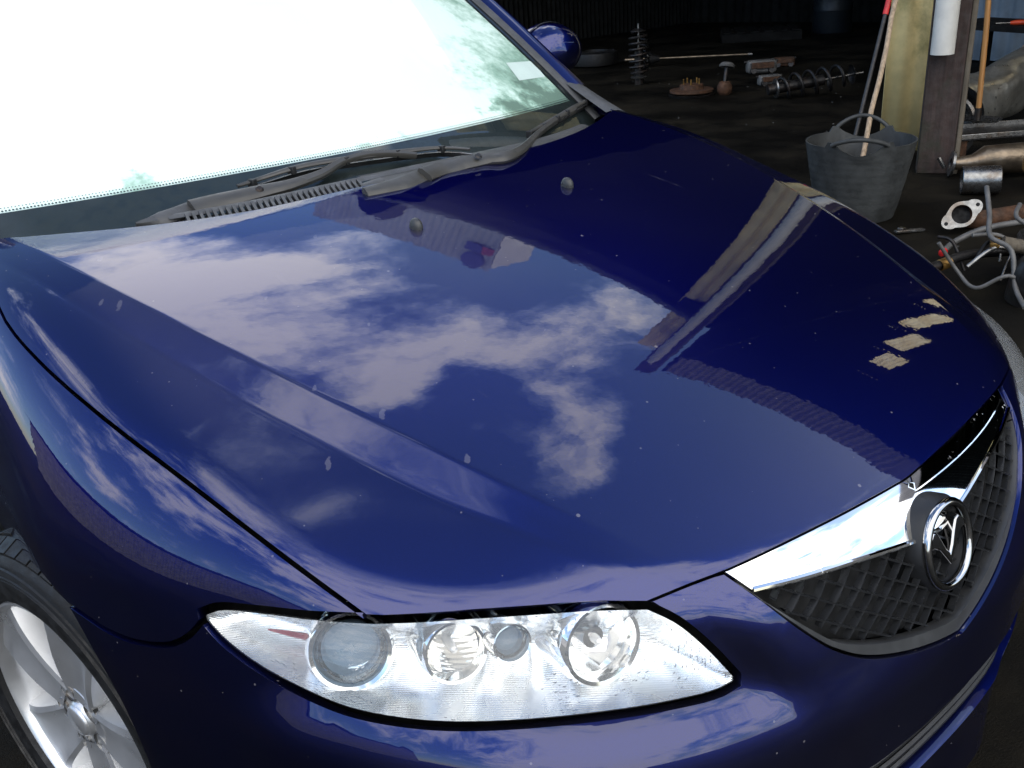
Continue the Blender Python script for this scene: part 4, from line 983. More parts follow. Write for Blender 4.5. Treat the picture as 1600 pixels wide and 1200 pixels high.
MB().grid(lambda a, b: (-.48 + .52 * a, rear_y(-.48 + .52 * a) + .032 + .035 * b,   .9865 + .005 * math.sin(b * 3.1)), 30, 4).build('vent_rail', M['vent_plastic'], cowl, fix=False)
for k in range(30):
    x = -.455 + .335 * k / 29
    y = rear_y(x); MB().box((x, y + .020, .983), (.0055, .036, .012), Matrix.Rotation(R(-14), 3, 'Z') @ Matrix.Rotation(R(14), 3, 'X')).build('vent_slat', M['vent_plastic'], cowl, smooth=False)
MB().grid(lambda a, b: (-.09 + .66 * a, rear_y(-.09 + .66 * a) + .003 + (.085 - .035 * a) * b, .9805 + .008 * math.sin(b * 2.4) - .004 * a), 30, 5).build('cowl_cover', M['grey_plastic'], cowl, fix=False)
MB().tube([(-.075, .205, .980), (-.125, .208, .978)], [.017, .013], 14, flat=.6).build('hinge_cap', M['vent_plastic'], cowl)

def ribbon(pts, wid, thick, name, mat, parent, n=8, upv=(0, -.58, .81)):
    """flat tapered bar along pts"""
    S = spline(pts, n); m = MB(); V = []; Fq = []; U = Vector(upv).normalized()
    wid = np.interp(np.linspace(0, 1, len(S)), np.linspace(0, 1, len(wid)), wid)
    for i, p in enumerate(S):
        t = Vector(S[min(i + 1, len(S) - 1)] - S[max(i - 1, 0)]).normalized(); b = t.cross(U).normalized(); uu = b.cross(t)
        w_ = wid[i] / 2; p = Vector(p)
        for (a, c) in ((-1, -.5), (-1, .2), (-.6, .5), (.6, .5), (1, .2), (1, -.5)):
            V.append(p + b * (a * w_) + uu * (c * thick))
    for i in range(len(S) - 1):
        for e in range(6): Fq.append((i * 6 + e, i * 6 + (e + 1) % 6, i * 6 + 6 + (e + 1) % 6, i * 6 + 6 + e))
    Fq += [tuple(range(6)), tuple((len(S) - 1) * 6 + e for e in range(6))]
    m.add(V, Fq); return m.build(name, mat, parent)
def thin(A, n):
    A = np.asarray(A); return A[np.linspace(0, len(A) - 1, n).round().astype(int)]
def blade_of(B, wp):
    B = np.asarray(B)
    ribbon(thin(B, 9) + np.array([0, 0, .010]), [.006, .011, .012, .011, .006], .005, 'blade_bridge', M['wiper'], wp)
    ribbon(thin(B, 9) + np.array([0, .004, -.004]), [.007, .007], .010, 'blade_rubber', M['rubber'], wp)
    ribbon(thin(B, 9) + np.array([0, -.004, .001]), [.003, .003], .002, 'blade_spring', M['steel'], wp)
    for t in (.08, .28, .5, .72, .92):
        i = int(t * (len(B) - 1)); MB().box(B[i] + np.array([0, 0, .006]), (.012, .016, .016), Matrix.Rotation(R(18), 3, 'Z')).build('blade_clip', M['rubber'], wp, bevel=.002)
wa = bpy.data.objects.new('wiper', None); link(wa, car)
ribbon(thin(D['arm_near_head'], 4), [.004, .030, .034], .014, 'arm_cap', M['vent_plastic'], wa)
ribbon(thin(D['arm_near'], 10), [.036, .034, .030, .024, .017, .014, .013, .011], .012, 'wiper_arm', M['wiper'], wa)
pc = D['arm_near'][len(D['arm_near']) * 3 // 10]; MB().lathe([(.0001, .003), (.005, .003), (.008, .0)], Vector(pc) + Vector((0, -.003, .006)), (0, -.58, .81), 14).build('arm_pivot', M['dark_steel'], wa)
blade_of(D['blade_near'], wa)
wb = bpy.data.objects.new('wiper', None); link(wb, car)
lw = np.array([0, 0, -.004])
ribbon(thin(D['arm_far'][: len(D['arm_far']) // 3], 5) + lw + np.array([0, .014, -.010]), [.024, .036, .042], .014, 'arm_cap', M['wiper'], wb)
ribbon(thin(D['arm_far'][len(D['arm_far']) // 3 - 1:], 11) + lw + np.array([0, .004, -.003]), [.036, .036, .032, .026, .016, .012, .010], .013, 'wiper_arm', M['wiper'], wb)
pc = D['arm_far'][int(len(D['arm_far']) * .52)]; MB().lathe([(.0001, .003), (.005, .003), (.008, .0)], Vector(pc) + Vector((0, -.003, .004)), (0, -.58, .81), 14).build('arm_pivot', M['dark_steel'], wb)
blade_of(D['blade_far'], wb)
for (q, s_) in ((D['nozzles'][0], 1), (D['nozzles'][1], 1)):
    n_ = grad(np.array([q]))[0]
    m = MB(); prof = [(.0115, -.004), (.0115, .004), (.0100, .010), (.0070, .0145), (.0038, .0166), (.0001, .0172)]
    m.lathe(prof, q, n_, 20, xdir=(0, 1, 0), sx=1.25, sy=.9); nz = m.build('washer_nozzle', M['frame_plastic'], car)
# A pillars, scuttle corner trims, roof
for sg in (-1, 1):
    def pil(v, off, n): hw = WSW - WSS * v; p = ws(hw, v, n) + Vector((off, 0, 0)); return Vector((p.x * sg, p.y, p.z))
    m = MB()
    prof = [(.004, .004), (.020, .016), (.050, .012), (.075, -.012), (.085, -.05), (.05, -.08)]
    vs_ = np.linspace(.10, .86, 24)
    V = [pil(v, a, b) for v in vs_ for a, b in prof]; k = len(prof)
    m.add(V, [(i * k + j, i * k + j + 1, (i + 1) * k + j + 1, (i + 1) * k + j) for i in range(len(vs_) - 1) for j in range(k - 1)])
    m.build('a_pillar', M['paint'], car)
    m = MB(); vs_ = np.linspace(.0, .86, 26); prof = [(-.008, .002), (-.004, .007), (.010, .009), (.020, .004)]
    V = [pil(v, a, b) for v in vs_ for a, b in prof]; k = len(prof)
    m.add(V, [(i * k + j, i * k + j + 1, (i + 1) * k + j + 1, (i + 1) * k + j) for i in range(len(vs_) - 1) for j in range(k - 1)])
    m.build('windscreen_trim', M['vent_plastic'], car)
    # corner trim between pillar, bonnet and wing
    qa, qb = pil(.115, .002, .008), pil(.115, .080, -.012)
    qc, qd = Vector((.728 * sg, .385, .984)), Vector((.785 * sg, .372, .978))
    def trim(a, b):
        p = (qa * (1 - a) + qb * a) * (1 - b) + (qc * (1 - a) + qd * a) * b
        return p + Vector((0, 0, .012 * math.sin(math.pi * a) * (1 - .5 * b)))
    m = MB(); m.grid(trim, 8, 10); m.grid(lambda a, b: qd * (1 - b) + qb * b + Vector((.012 * sg * a, 0, -.06 * a)), 2, 8)
    m.build('corner_trim', M['vent_plastic'], car, fix=False, angle=80)
m = MB()
def roof_fn(a, b):
    yb = b * 1.75; hw = .665 - .05 * b * b; x = (-1 + 2 * a) * hw
    return (x, WS0 + VT + WSC * x * x * (1 - b) + yb, WSZ + WST * VT - .12 * VT * VT + .035 * math.sin(min(1, b * 1.6) * 1.57) - .07 * max(0, b - .45) - .05 * (x / .66) ** 2 * (1 if b else 1))
m.grid(roof_fn, 24, 20); m.build('roof_panel', M['paint'], car, fix=False)
# flanks, doors and tail behind the frame
def flank(sg, y0, y1, name, mat, zs=(.20, .32, .45, .6, .75, .86, .93, .955), xs=(.86, .885, .888, .888, .882, .868, .84, .80)):
    m = MB(); ny = 10
    def fn(a, b):
        i = b * (len(zs) - 1); y = y0 + (y1 - y0) * a; t = max(0, (y - 2.6) / 1.1)
        return (sg * np.interp(i, range(len(zs)), xs) * (1 - .12 * t * t), y, np.interp(i, range(len(zs)), zs))
    m.grid(fn, ny, 14); return m.build(name, mat, car, fix=False)
for sg in (-1, 1):
    flank(sg, .628, 1.66, 'front_door', M['paint']); flank(sg, 1.668, 2.42, 'rear_door', M['paint'])
    m = MB()
    m.add([(sg * .80, .74, .955), (sg * .80, 2.9, .955), (sg * .655, 2.62, 1.33), (sg * .66, 1.12, 1.385)], [(0, 1, 2, 3)]); m.build('side_window', M['sideglass'], car, fix=False)
    # rear quarter with wheel arch
    m = MB(); A = []
    for i in range(29):
        t = i / 28; ang = math.pi * t; A.append((2.675 - .36 * math.cos(ang), .307 + .36 * math.sin(ang)))
    for (ya, za), (yb, zb) in zip(A[:-1], A[1:]):
        m.add([(sg * .886, ya, za), (sg * .886, yb, zb), (sg * .80, yb, .955), (sg * .80, ya, .955)], [(0, 1, 2, 3)])
    m.add([(sg * .886, 3.035, .307), (sg * .79, 3.70, .32), (sg * .72, 3.68, .98), (sg * .80, 3.035, .955)], [(0, 1, 2, 3)])
    m.build('rear_wing', M['paint'], car, fix=False)
m = MB(); m.grid(lambda a, b: ((-1 + 2 * a) * (.80 - .08 * b), 2.95 + .75 * b, .96 + .03 * math.sin(b * 2)), 12, 6); m.build('boot_lid', M['paint'], car, fix=False)
m = MB(); m.grid(lambda a, b: ((-1 + 2 * a) * .78, 3.70 + .05 * math.sin(a * 3.14), .30 + .70 * b), 12, 4); m.build('rear_bumper', M['paint'], car, fix=False)
m = MB(); m.grid(lambda a, b: ((-1 + 2 * a) * (.62 + .1 * b), 2.84 + .25 * b, 1.36 - .40 * b), 12, 6); m.build('rear_window', M['sideglass'], car, fix=False)
m = MB(); m.box((0, 1.5, .19), (1.5, 4.0, .04)); m.box((0, .62, .55), (1.45, .03, .7)); m.box((0, .80, .90), (1.35, .36, .10)); m.build('floor_pan', M['void'], car, smooth=False)
for sx in (-.36, .36):
    m = MB(); m.box((sx, 1.55, .62), (.5, .5, .16)); m.box((sx, 1.82, .95), (.48, .14, .55), Matrix.Rotation(R(-14), 3, 'X')); m.build('seat', M['rubber'], car, bevel=.04)

# far door mirror
for sg in (1, -1):
    m = MB(); c = Vector((.928 * sg, .80, 1.105))
    prof = [(.0001, -.060), (.05, -.056), (.080, -.040), (.098, -.010), (.104, .025), (.102, .045), (.094, .048)]
    m.lathe(prof, c, (0, 1, 0), 32, xdir=(1, 0, 0), sx=1.0, sy=.76); mm = m.build('door_mirror', M['paint'], car)
    m = MB(); m.lathe([(.0001, .040), (.096, .042)], c, (0, 1, 0), 32, xdir=(1, 0, 0), sx=.98, sy=.74); m.build('mirror_glass', M['sideglass'], mm)
    m = MB(); m.tube([(.86 * sg, .80, 1.06), (.80 * sg, .80, 1.02)], [.03, .04], 10); m.build('mirror_arm', M['black_plastic'], mm)
    m = MB(); m.lathe([(.106, .014), (.1075, .018), (.106, .022)], c, (0, 1, 0), 40, xdir=(1, 0, 0), sx=1.0, sy=.76); m.build('mirror_trim', M['rubber'], mm)

# wheels: axis along local x, outer face towards -x
def make_wheel():
    w = bpy.data.objects.new('wheel', None); link(w, car)
    ax = (-1, 0, 0); RT, RR, HW = .318, .219, .108
    t = MB()
    prof = [(RR + .002, HW - .012), (RR + .012, HW + .002), (RR + .035, HW + .006), (RR + .060, HW + .004), (RT - .020, HW - .006), (RT - .006, HW - .020), (RT, HW - .034),
            (RT + .001, HW - .060), (RT + .001, -HW + .060), (RT, -HW + .034), (RT - .006, -HW + .02), (RT - .06, -HW), (RR, -HW + .012)]
    n = 144; t.lathe(prof, (0, 0, 0), ax, n); t.build('tyre', M['rubber'], w)
    tr = MB()      # shoulder tread blocks
    nb = 60
    for k in range(nb):
        a0 = 2 * math.pi * k / nb; a1 = a0 + 2 * math.pi / nb * .86
        for (h0, h1, r0, r1, dr) in ((HW - .010, HW - .034, RT - .012, RT, .0045), (HW - .040, HW - .066, RT + .0005, RT + .001, .005), (HW - .072, HW - .100, RT + .001, RT + .001, .005), (-HW + .034, -HW + .07, RT, RT + .001, .005)):
            V = []
            sk = .0 if h0 > HW - .02 else .03
            for aa in (a0, a1):
                for (h, r_, o_) in ((h0, r0, 0), (h0, r0 + dr, 0), (h1, r1 + dr, 1), (h1, r1, 1)):
                    b_ = aa + sk * o_; V.append((-h, math.cos(b_) * r_, math.sin(b_) * r_))
            tr.add(V, [(0, 1, 2, 3), (7, 6, 5, 4), (1, 5, 6, 2), (0, 4, 5, 1), (3, 2, 6, 7)])
    o = tr.build('tyre_tread', M['rubber'], w, smooth=False); o['kind'] = 'stuff'
    sw = MB()
    for rr in (RR + .052, RR + .058, RT - .024): sw.lathe([(rr, HW + .0035), (rr + .001, HW + .0065), (rr + .002, HW + .0035)], (0, 0, 0), ax, 96)
    sw.build('sidewall_rib', M['rubber'], w)
    rim = MB()
    rim.lathe([(RR + .004, HW - .010), (RR + .003, HW - .005), (RR - .001, HW - .004), (RR - .006, HW - .009), (RR - .012, HW - .030), (RR - .024, .0), (RR - .03, -HW + .02)], (0, 0, 0), ax, 96)
    rim.build('rim', M['alloy'], w, fix=False)
    MB().lathe([(.0001, -.02), (RR - .03, -.02)], (0, 0, 0), ax, 40).build('wheel_cavity', M['void'], w, fix=False)
    MB().lathe([(.055, -.005), (.150, -.005), (.150, .006), (.055, .006)], (0, 0, 0), ax, 40).build('brake_disc', M['dark_steel'], w)
    ns = 5
    for k in range(ns):
        s_ = MB(); a = 2 * math.pi * k / ns + R(18)
        rs = np.linspace(.045, RR - .006, 12); V = []
        for q in rs:
            tt = (q - .045) / (RR - .051)
            hw = .036 + .032 * tt + .02 * max(0, tt - .7); ht = .088 + .012 * math.sin(tt * 2.4) - .006 * tt
            gr_ = .012 * math.sin(math.pi * min(1, tt * 1.05)) ** .7
            for (c_, h_) in ((-1.15, ht - .040), (-1.0, ht - .004), (-.82, ht), (-.30, ht - gr_), (.30, ht - gr_), (.82, ht), (1.0, ht - .004), (1.15, ht - .040)):
                y = c_ * hw; V.append((-h_, q * math.cos(a) - y * math.sin(a), q * math.sin(a) + y * math.cos(a)))
        Fq = [(i * 8 + j, i * 8 + j + 1, i * 8 + 9 + j, i * 8 + 8 + j) for i in range(len(rs) - 1) for j in range(7)]
        s_.add(V, Fq); s_.build('spoke', M['alloy'], w, angle=28)
    MB().lathe([(.0001, .093), (.026, .093), (.030, .090), (.033, .084), (.062, .086), (.070, .080), (.072, .04)], (0, 0, 0), ax, 48).build('hub', M['alloy'], w, fix=False)
    MB().lathe([(.0001, .098), (.024, .097), (.0275, .094), (.029, .089)], (0, 0, 0), ax, 40).build('hub_cap', M['alloy'], w, fix=False)
    for k in range(5):
        a = 2 * math.pi * (k + .5) / 5 + R(18); c = (0, .052 * math.cos(a), .052 * math.sin(a))
        MB().lathe([(.0185, .0885), (.0165, .068), (.0001, .068)], c, ax, 18).build('lug_recess', M['steel'], w, fix=False)
        MB().lathe([(.0001, .082), (.0075, .081), (.0085, .070)], c, ax, 6).build('lug_nut', M['alloy'], w, fix=False)
    return w
w0 = make_wheel(); w0.location = (-.806, 0, .308); w0.rotation_euler = (R(16), 0, R(14))
for loc, rz in (((.806, 0, .308), 194), ((-.790, 2.675, .308), 0), ((.790, 2.675, .308), 180)):
    c = copy_tree(w0); c.parent = car; c.location = loc; c.rotation_euler = (0, 0, R(rz))
# wheel house liner
m = MB(); m.grid(lambda a, b: (-.76 + .22 * b, .40 * math.cos(R(200 - 220 * a)), .31 + .40 * math.sin(R(200 - 220 * a))), 24, 1); m.build('wheel_liner', M['void'], car, fix=False)
ob = car.children[-1]; c = ob.copy(); COL.objects.link(c); c.scale = (-1, 1, 1)

# ------------------------------------------------------------------ things by the barn
# grey rubber tub
T = Vector((3.42, 1.245, 0))
tub = empty('rubber_tub', T, 'round grey rubber tub with two loop handles and a wooden pole in it', 'tub')
h, rb, rt = .395, .19, .272
hd = math.atan2(2.6, 4.5)   # handle direction
def flare(a):
    d1 = abs((a - hd + math.pi) % (2 * math.pi) - math.pi); d2 = abs((a - hd) % (2 * math.pi) - math.pi)
    d = min(d1, d2); return d
def tub_pt(a, t, ri=0.):
    rr = rb + (rt - rb) * t ** .85 - ri; z = .004 + h * t
    d = flare(a)
    if d < .62 and t > .8: z += -.035 * math.exp(-(d / .30) ** 2) * (t - .8) / .2 + .03 * math.exp(-((d - .55) / .16) ** 2) * (t - .8) / .2
    return Vector((rr * math.cos(a), rr * math.sin(a), z))
m = MB(); na, nt_ = 96, 44
m.grid(lambda a, b: tub_pt(a * 2 * math.pi, b, -.0004 * math.sin(b * nt_ * 1.57)), na, nt_)
m.grid(lambda a, b: tub_pt(-a * 2 * math.pi, b, .008), na, 12)
m.grid(lambda a, b: tub_pt(a * 2 * math.pi, 1, .008 * b), na, 1)
m.grid(lambda a, b: Vector(((rb - .004) * b * math.cos(a * 2 * math.pi), (rb - .004) * b * math.sin(a * 2 * math.pi), .012)), 48, 1)
m.build('tub_body', M['tub'], tub, fix=False)
for s_ in (0, math.pi):
    pts = []
    for i in range(17):
        d = -.50 + i / 16.0; a = hd + s_ + d * 1.0
        z = h + .016 + (.062 if s_ == 0 else .034) * math.cos(d * math.pi) ** .8 if abs(d) < .499 else h + .016
        pts.append(Vector(((rt + .004) * math.cos(a), (rt + .004) * math.sin(a), z)))
    MB().tube(pts, .011, 10, flat=1.0).build('loop_handle', M['tub'], tub)
def pole(name, a, b, rad, mat, label, cat_, base=None):
    a, b = Vector(a), Vector(b); m = MB(); k = 8
    pts = [(b - a) * (i / k) + Vector((.004 * math.sin(i * 1.7), .004 * math.cos(i * 2.1), 0)) for i in range(k + 1)]
    m.tube(pts, rad, 12); o = m.build(name, mat); o.location = a; return tag(o, label, cat_)
pole('wooden_pole', T + Vector((-.07, -.02, .06)), (4.30, 1.585, 1.22), .0135, M['wood_pole'], 'worn wooden pole standing in the grey tub and leaning on the post', 'pole')
rp = empty('pry_bar', (3.95, 1.64, .05), 'dark bar with a red grip leaning behind the wooden pole', 'bar')
a_ = Vector((0, 0, 0)); b_ = Vector((.36, .035, .90))
MB().tube([a_, b_ * .5, b_], .012, 10).build('bar_shaft', M['dark_pole'], rp)
MB().tube([b_ * .97, b_ * 1.25], .016, 12).build('red_grip', M['red'], rp)

def thing(name, mb, mat, loc, label, cat_, **k):
    loc = Vector(loc); mb.v = [(x - loc.x, y - loc.y, z - loc.z) for x, y, z in mb.v]
    o = mb.build(name, mat, **k); o.location = loc; return tag(o, label, cat_)
def coil_pts(c, axis, r0, r1, length, turns, n=18):
    ax = Vector(axis).normalized(); a = Vector((1, 0, 0)) if abs(ax.x) < .9 else Vector((0, 1, 0)); e1 = (a - ax * a.dot(ax)).normalized(); e2 = ax.cross(e1)
    out = []
    for i in range(int(turns * n) + 1):
        t = i / (turns * n); w_ = 2 * math.pi * turns * t; rr = r0 + (r1 - r0) * t
        rr *= 1 - .35 * max(0, abs(t - .5) - .38) / .12
        out.append(Vector(c) + ax * (length * t) + e1 * (rr * math.cos(w_)) + e2 * (rr * math.sin(w_)))
    return out
def strut(loc, axis, label, L=.60, rr=.098, turns=7.5):
    s = empty('suspension_strut', loc, label, 'strut', 'old suspension struts'); ax = Vector(axis).normalized()
    MB().tube(coil_pts(ax * .10, ax, rr, rr, L * .76, turns), .0145, 8).build('coil_spring', M['dark_steel'], s)
    MB().tube([ax * .0, ax * (L * .62)], .050, 14).build('damper_body', M['dark_steel'], s)
    MB().tube([ax * (L * .5), ax * (L * 1.06)], .012, 10).build('damper_rod', M['steel'], s)
    MB().lathe([(.0001, 0), (.088, .0), (.092, .012), (.05, .03), (.034, .05)], ax * .07, ax, 28).build('spring_seat', M['steel'], s)
    MB().lathe([(.0001, .03), (.045, .026), (.085, .006), (.088, 0)], ax * (L * .93), ax, 28).build('top_mount', M['dark_steel'], s)
    return s
strut((6.95, 6.08, 0), (.0, 0, 1), 'black coil spring strut standing upright on the barn floor')
s2 = strut((6.55, 4.08, .09), (.80, -.60, .10), 'dark suspension strut lying on its side on the barn floor', .85, .105, 5)
# drive shaft
ds = empty('drive_shaft', (8.0, 7.35, .1), 'long thin drive shaft lying behind the upright coil spring', 'drive shaft')
dA, dB = Vector((.05, 0, 0)), Vector((1.10, -1.12, -.02)); dd = (dB - dA).normalized()
MB().tube([dA + dd * .42, dB], .016, 10).build('shaft', M['heat_steel'], ds)
MB().lathe([(.0001, 0), (.055, 0), (.075, .02), (.06, .06), (.03, .14)], dA + dd * .30, dd, 24).build('joint_boot', M['rubber'], ds)
MB().lathe([(.0001, 0), (.10, 0), (.10, .012), (.0001, .012)], dA + dd * .28, dd, 28).build('joint_flange', M['steel'], ds)
MB().tube([dA, dA + dd * .28], [.018, .03], 12).build('stub', M['heat_steel'], ds)
MB().lathe([(.0001, 0), (.022, 0), (.022, .05), (.0001, .05)], dB, dd, 14).build('end_collar', M['steel'], ds)
# brake disc with studs
bd = empty('brake_hub', (6.5, 4.95, 0), 'rusty brake disc with wheel studs lying flat on the barn floor', 'brake disc')
MB().lathe([(.0001, .03), (.20, .03), (.215, .04), (.215, .062), (.12, .066), (.115, .11), (.06, .115), (.0001, .115)], (0, 0, 0), (0, 0, 1), 40).build('disc', M['rust'], bd)
MB().lathe([(.22, .0), (.23, .02), (.15, .03), (.1, .0)], (0, 0, 0), (0, 0, 1), 40).build('backing_plate', M['dark_steel'], bd)
for k in range(5):
    a = 2 * math.pi * k / 5; MB().tube([(.08 * math.cos(a), .08 * math.sin(a), .11), (.08 * math.cos(a), .08 * math.sin(a), .165)], .0075, 8).build('wheel_stud', M['brass'], bd)
# constant velocity joint
cv = empty('axle_joint', (6.68, 4.68, 0), 'rusty axle joint with a grey flange, beside the brake disc', 'axle joint')
MB().lathe([(.0001, 0), (.05, .0), (.072, .03), (.075, .08), (.055, .12), (.03, .13)], (0, 0, 0), (0, 0, 1), 24).build('joint_body', M['rust'], cv)
MB().tube([(0, 0, .12), (.05, .02, .25)], .02, 10).build('stub_shaft', M['dark_steel'], cv)
MB().lathe([(.0001, 0), (.07, 0), (.078, .015), (.06, .04), (.0001, .045)], (.05, .02, .25), (.35, .12, 1), 24).build('flange', M['gutter'], cv)
# calipers
def caliper(loc, rz, label, mat, sc=1.):
    c = empty('brake_caliper', loc, label, 'brake caliper', 'old brake calipers', rz)
    m = MB(); m.box((0, 0, .06 * sc), (.26 * sc, .12 * sc, .11 * sc)); m.build('caliper_body', mat, c, bevel=.02 * sc)
    m = MB(); m.box((0, -.075 * sc, .075 * sc), (.20 * sc, .04 * sc, .05 * sc)); m.build('brake_pad', M['rust'], c, bevel=.005)
    for sx in (-.08, .08): MB().lathe([(.0001, .03), (.030, .03), (.034, .0)], (sx * sc, -.06 * sc, .03 * sc), (0, -1, .2), 18).build('piston', M['dark_steel'], c)
    MB().tube([(-.15 * sc, .02, .10 * sc), (.15 * sc, .02, .10 * sc)], .014 * sc, 10).build('slide_pin', M['dark_steel'], c)
    return c
caliper((7.45, 4.82, .105), R(-42), 'larger grey brake caliper with rusty pads, on top of another', M['gutter'], 1.15)
caliper((7.38, 4.66, 0), R(-35), 'grey brake caliper at the bottom of the stack on the barn floor', M['gutter'], .9)
caliper((8.75, 5.45, .0), R(-50), 'small rusty caliper bracket with two bright bush ends', M['rust'], .9)
# pallet, drum, hose
pl = empty('wooden_pallet', (11.6, 7.9, 0), 'dark wooden pallet lying at the back of the barn', 'pallet', rz=R(-50))
for k in range(6): m = MB(); m.box((-.5 + k * .2, 0, .135), (.12, 1.0, .02)); m.build('board', M['barn_dark'], pl, smooth=False)
for y in (-.44, 0, .44): m = MB(); m.box((0, y, .06), (1.15, .09, .12)); m.build('bearer', M['barn_dark'], pl, smooth=False)
m = MB(); m.lathe([(.0001, 0), (.29, 0), (.30, .02), (.29, .30), (.30, .32), (.29, .34), (.29, .58), (.30, .6), (.29, .88), (.27, .885), (.0001, .88)], (12.6, 7.3, 0), (0, 0, 1), 32)
thing('steel_drum', m, M['disc_blue'], (12.6, 7.3, 0), 'dark blue steel drum in the back corner of the barn', 'drum')
m = MB(); m.tube([Vector((8.6 + 1.0 * math.cos(t) * (1 + .05 * math.sin(3 * t)), 8.6 + .8 * math.sin(t), .03)) for t in np.linspace(.5, 5.6, 40)], .022, 8)
thing('rubber_hose', m, M['rubber'], (8.6, 8.6, 0), 'black rubber hose curled on the floor behind the drive shaft', 'hose')
m = MB(); m.lathe([(.19, 0), (.30, .02), (.315, .09), (.30, .17), (.19, .19), (.19, 0)], (8.15, 8.0, 0), (0, 0, 1), 40)
thing('old_tyre', m, M['rubber'], (8.15, 8.0, 0), 'old tyre lying flat behind the upright coil spring', 'tyre')

# right hand heap
sh = empty('shovel', (5.02, 1.40, .24), 'shovel with orange wooden handle standing on the steel tray', 'shovel')
MB().tube([(0, 0, .05), (.004, .02, .55), (.02, .09, 1.5)], .0165, 12).build('handle', M['orange_wood'], sh)
MB().tube([(0, 0, .0), (0, 0, .075)], .021, 12).build('socket', M['dark_steel'], sh)
m = MB(); m.grid(lambda a, b: (-.10 + .2 * a, -.12 + .26 * b, -.008 + .02 * (2 * a - 1) ** 2), 8, 4); m.build('blade', M['steel'], sh)
ty = empty('steel_tray', (4.98, 1.22, .19), 'flat steel tray with a bright rim resting on the scrap heap', 'tray', rz=R(-128))
m = MB(); m.box((0, 0, 0), (.34, .70, .012)); m.build('tray_base', M['dark_steel'], ty, bevel=.003)
for sx in (-.17, .17): m = MB(); m.box((sx, 0, .018), (.010, .70, .030)); m.build('tray_rim', M['steel'], ty, bevel=.003)
for k, (x, y) in enumerate(((-.12, .30), (-.12, -.30), (.12, .3), (.12, -.3))): m = MB(); m.box((x, y, -.095), (.04, .04, .178)); m.build('tray_leg', M['rust'], ty, smooth=False)
def crumpled(p0, p1, r0, r1, n=28, k=18, amp=.10, seed=1):
    p0, p1 = Vector(p0), Vector(p1); ax = (p1 - p0).normalized(); a = Vector((0, 0, 1)); e1 = (a - ax * a.dot(ax)).normalized(); e2 = ax.cross(e1); g_ = np.random.default_rng(seed)
    ph = g_.uniform(0, 6.28, (5,)); m = MB()
    def fn(u_, v):
        w_ = 2 * math.pi * u_; rr = r0 + (r1 - r0) * v
        rr *= 1 + amp * (math.sin(3 * w_ + ph[0] + 5 * v) * .5 + math.sin(5 * w_ - 9 * v + ph[1]) * .35 + math.sin(2 * w_ + 13 * v + ph[2]) * .4) * math.sin(math.pi * min(1, v * 1.2 + .12))
        return p0 + (p1 - p0) * v + e1 * (rr * math.cos(w_)) + e2 * (rr * math.sin(w_))
    return m.grid(fn, n, k)
mf = empty('exhaust_silencer', (5.60, 1.74, .0), 'crumpled silver exhaust silencer wrap with an open dark end, behind the shovel', 'silencer')
b0 = Vector((-.10, .02, .20)); b1 = Vector((.92, -.05, .36))
crumpled(b0, b1, .185, .20, 44, 30, .13).build('outer_wrap', M['crumple'], mf, angle=80)
MB().lathe([(.186, 0), (.19, -.012), (.16, -.004), (.13, .02), (.0001, .03)], b0, (b1 - b0), 36).build('end_plate', M['dark_steel'], mf, fix=False)
MB().lathe([(.10, -.02), (.13, -.03), (.14, -.01), (.12, .01)], b0 + Vector((0, 0, -.03)), (b1 - b0), 32).build('inner_ring', M['steel'], mf)
m = MB(); m.tube([b1 - (b1 - b0) * .1 + Vector((0, .05, .15)), b1 + Vector((.4, .3, .02))], .05, 12); m.build('outlet_pipe', M['heat_steel'], mf)
ct = empty('catalytic_converter', (4.52, 1.02, .0), 'heat-stained catalytic converter with a steel flange, lying at the foot of the post', 'exhaust part')
dv = Vector((.42, -.46, .02)).normalized()
MB().tube([Vector((-.06, .22, .085)), Vector((0, .15, .09)), Vector((.05, .1, .1)), Vector((.05, .1, .1)) + dv * .30, Vector((.05, .1, .1)) + dv * .38], [.035, .045, .082, .088, .04], 20).build('can', M['heat_steel'], ct)
MB().lathe([(.03, 0), (.075, 0), (.075, .014), (.03, .014)], (-.06, .23, .085), (-.5, .7, .1), 20).build('flange', M['steel'], ct)
MB().lathe([(.06, 0), (.075, .01), (.07, .03), (.055, .04)], Vector((.05, .1, .1)) + dv * .30, dv, 20).build('clamp', M['steel'], ct)
MB().tube([(-.08, .27, .06), (-.10, .30, .12)], .012, 8).build('bolt', M['steel'], ct)
m = MB(); m.lathe([(.0001, .06), (.10, .065), (.14, .05), (.155, .02), (.15, -.02), (.11, -.05), (.0001, -.05)], (4.42, .68, .14), (-.25, -.2, 1), 36)
thing('brass_housing', m, M['brass'], (4.42, .68, .0), 'round tarnished brass-coloured housing at the right of the scrap heap', 'housing')
m = MB(); m.lathe([(.072, 0), (.076, .004), (.076, .19), (.070, .195), (.066, .19), (.066, .03), (.0001, .03)], (4.12, 1.03, .078), (.45, -.70, .02), 32)
thing('steel_can', m, M['steel'], (4.15, .98, .0), 'short open silver steel can lying on the ground near the tub', 'can')
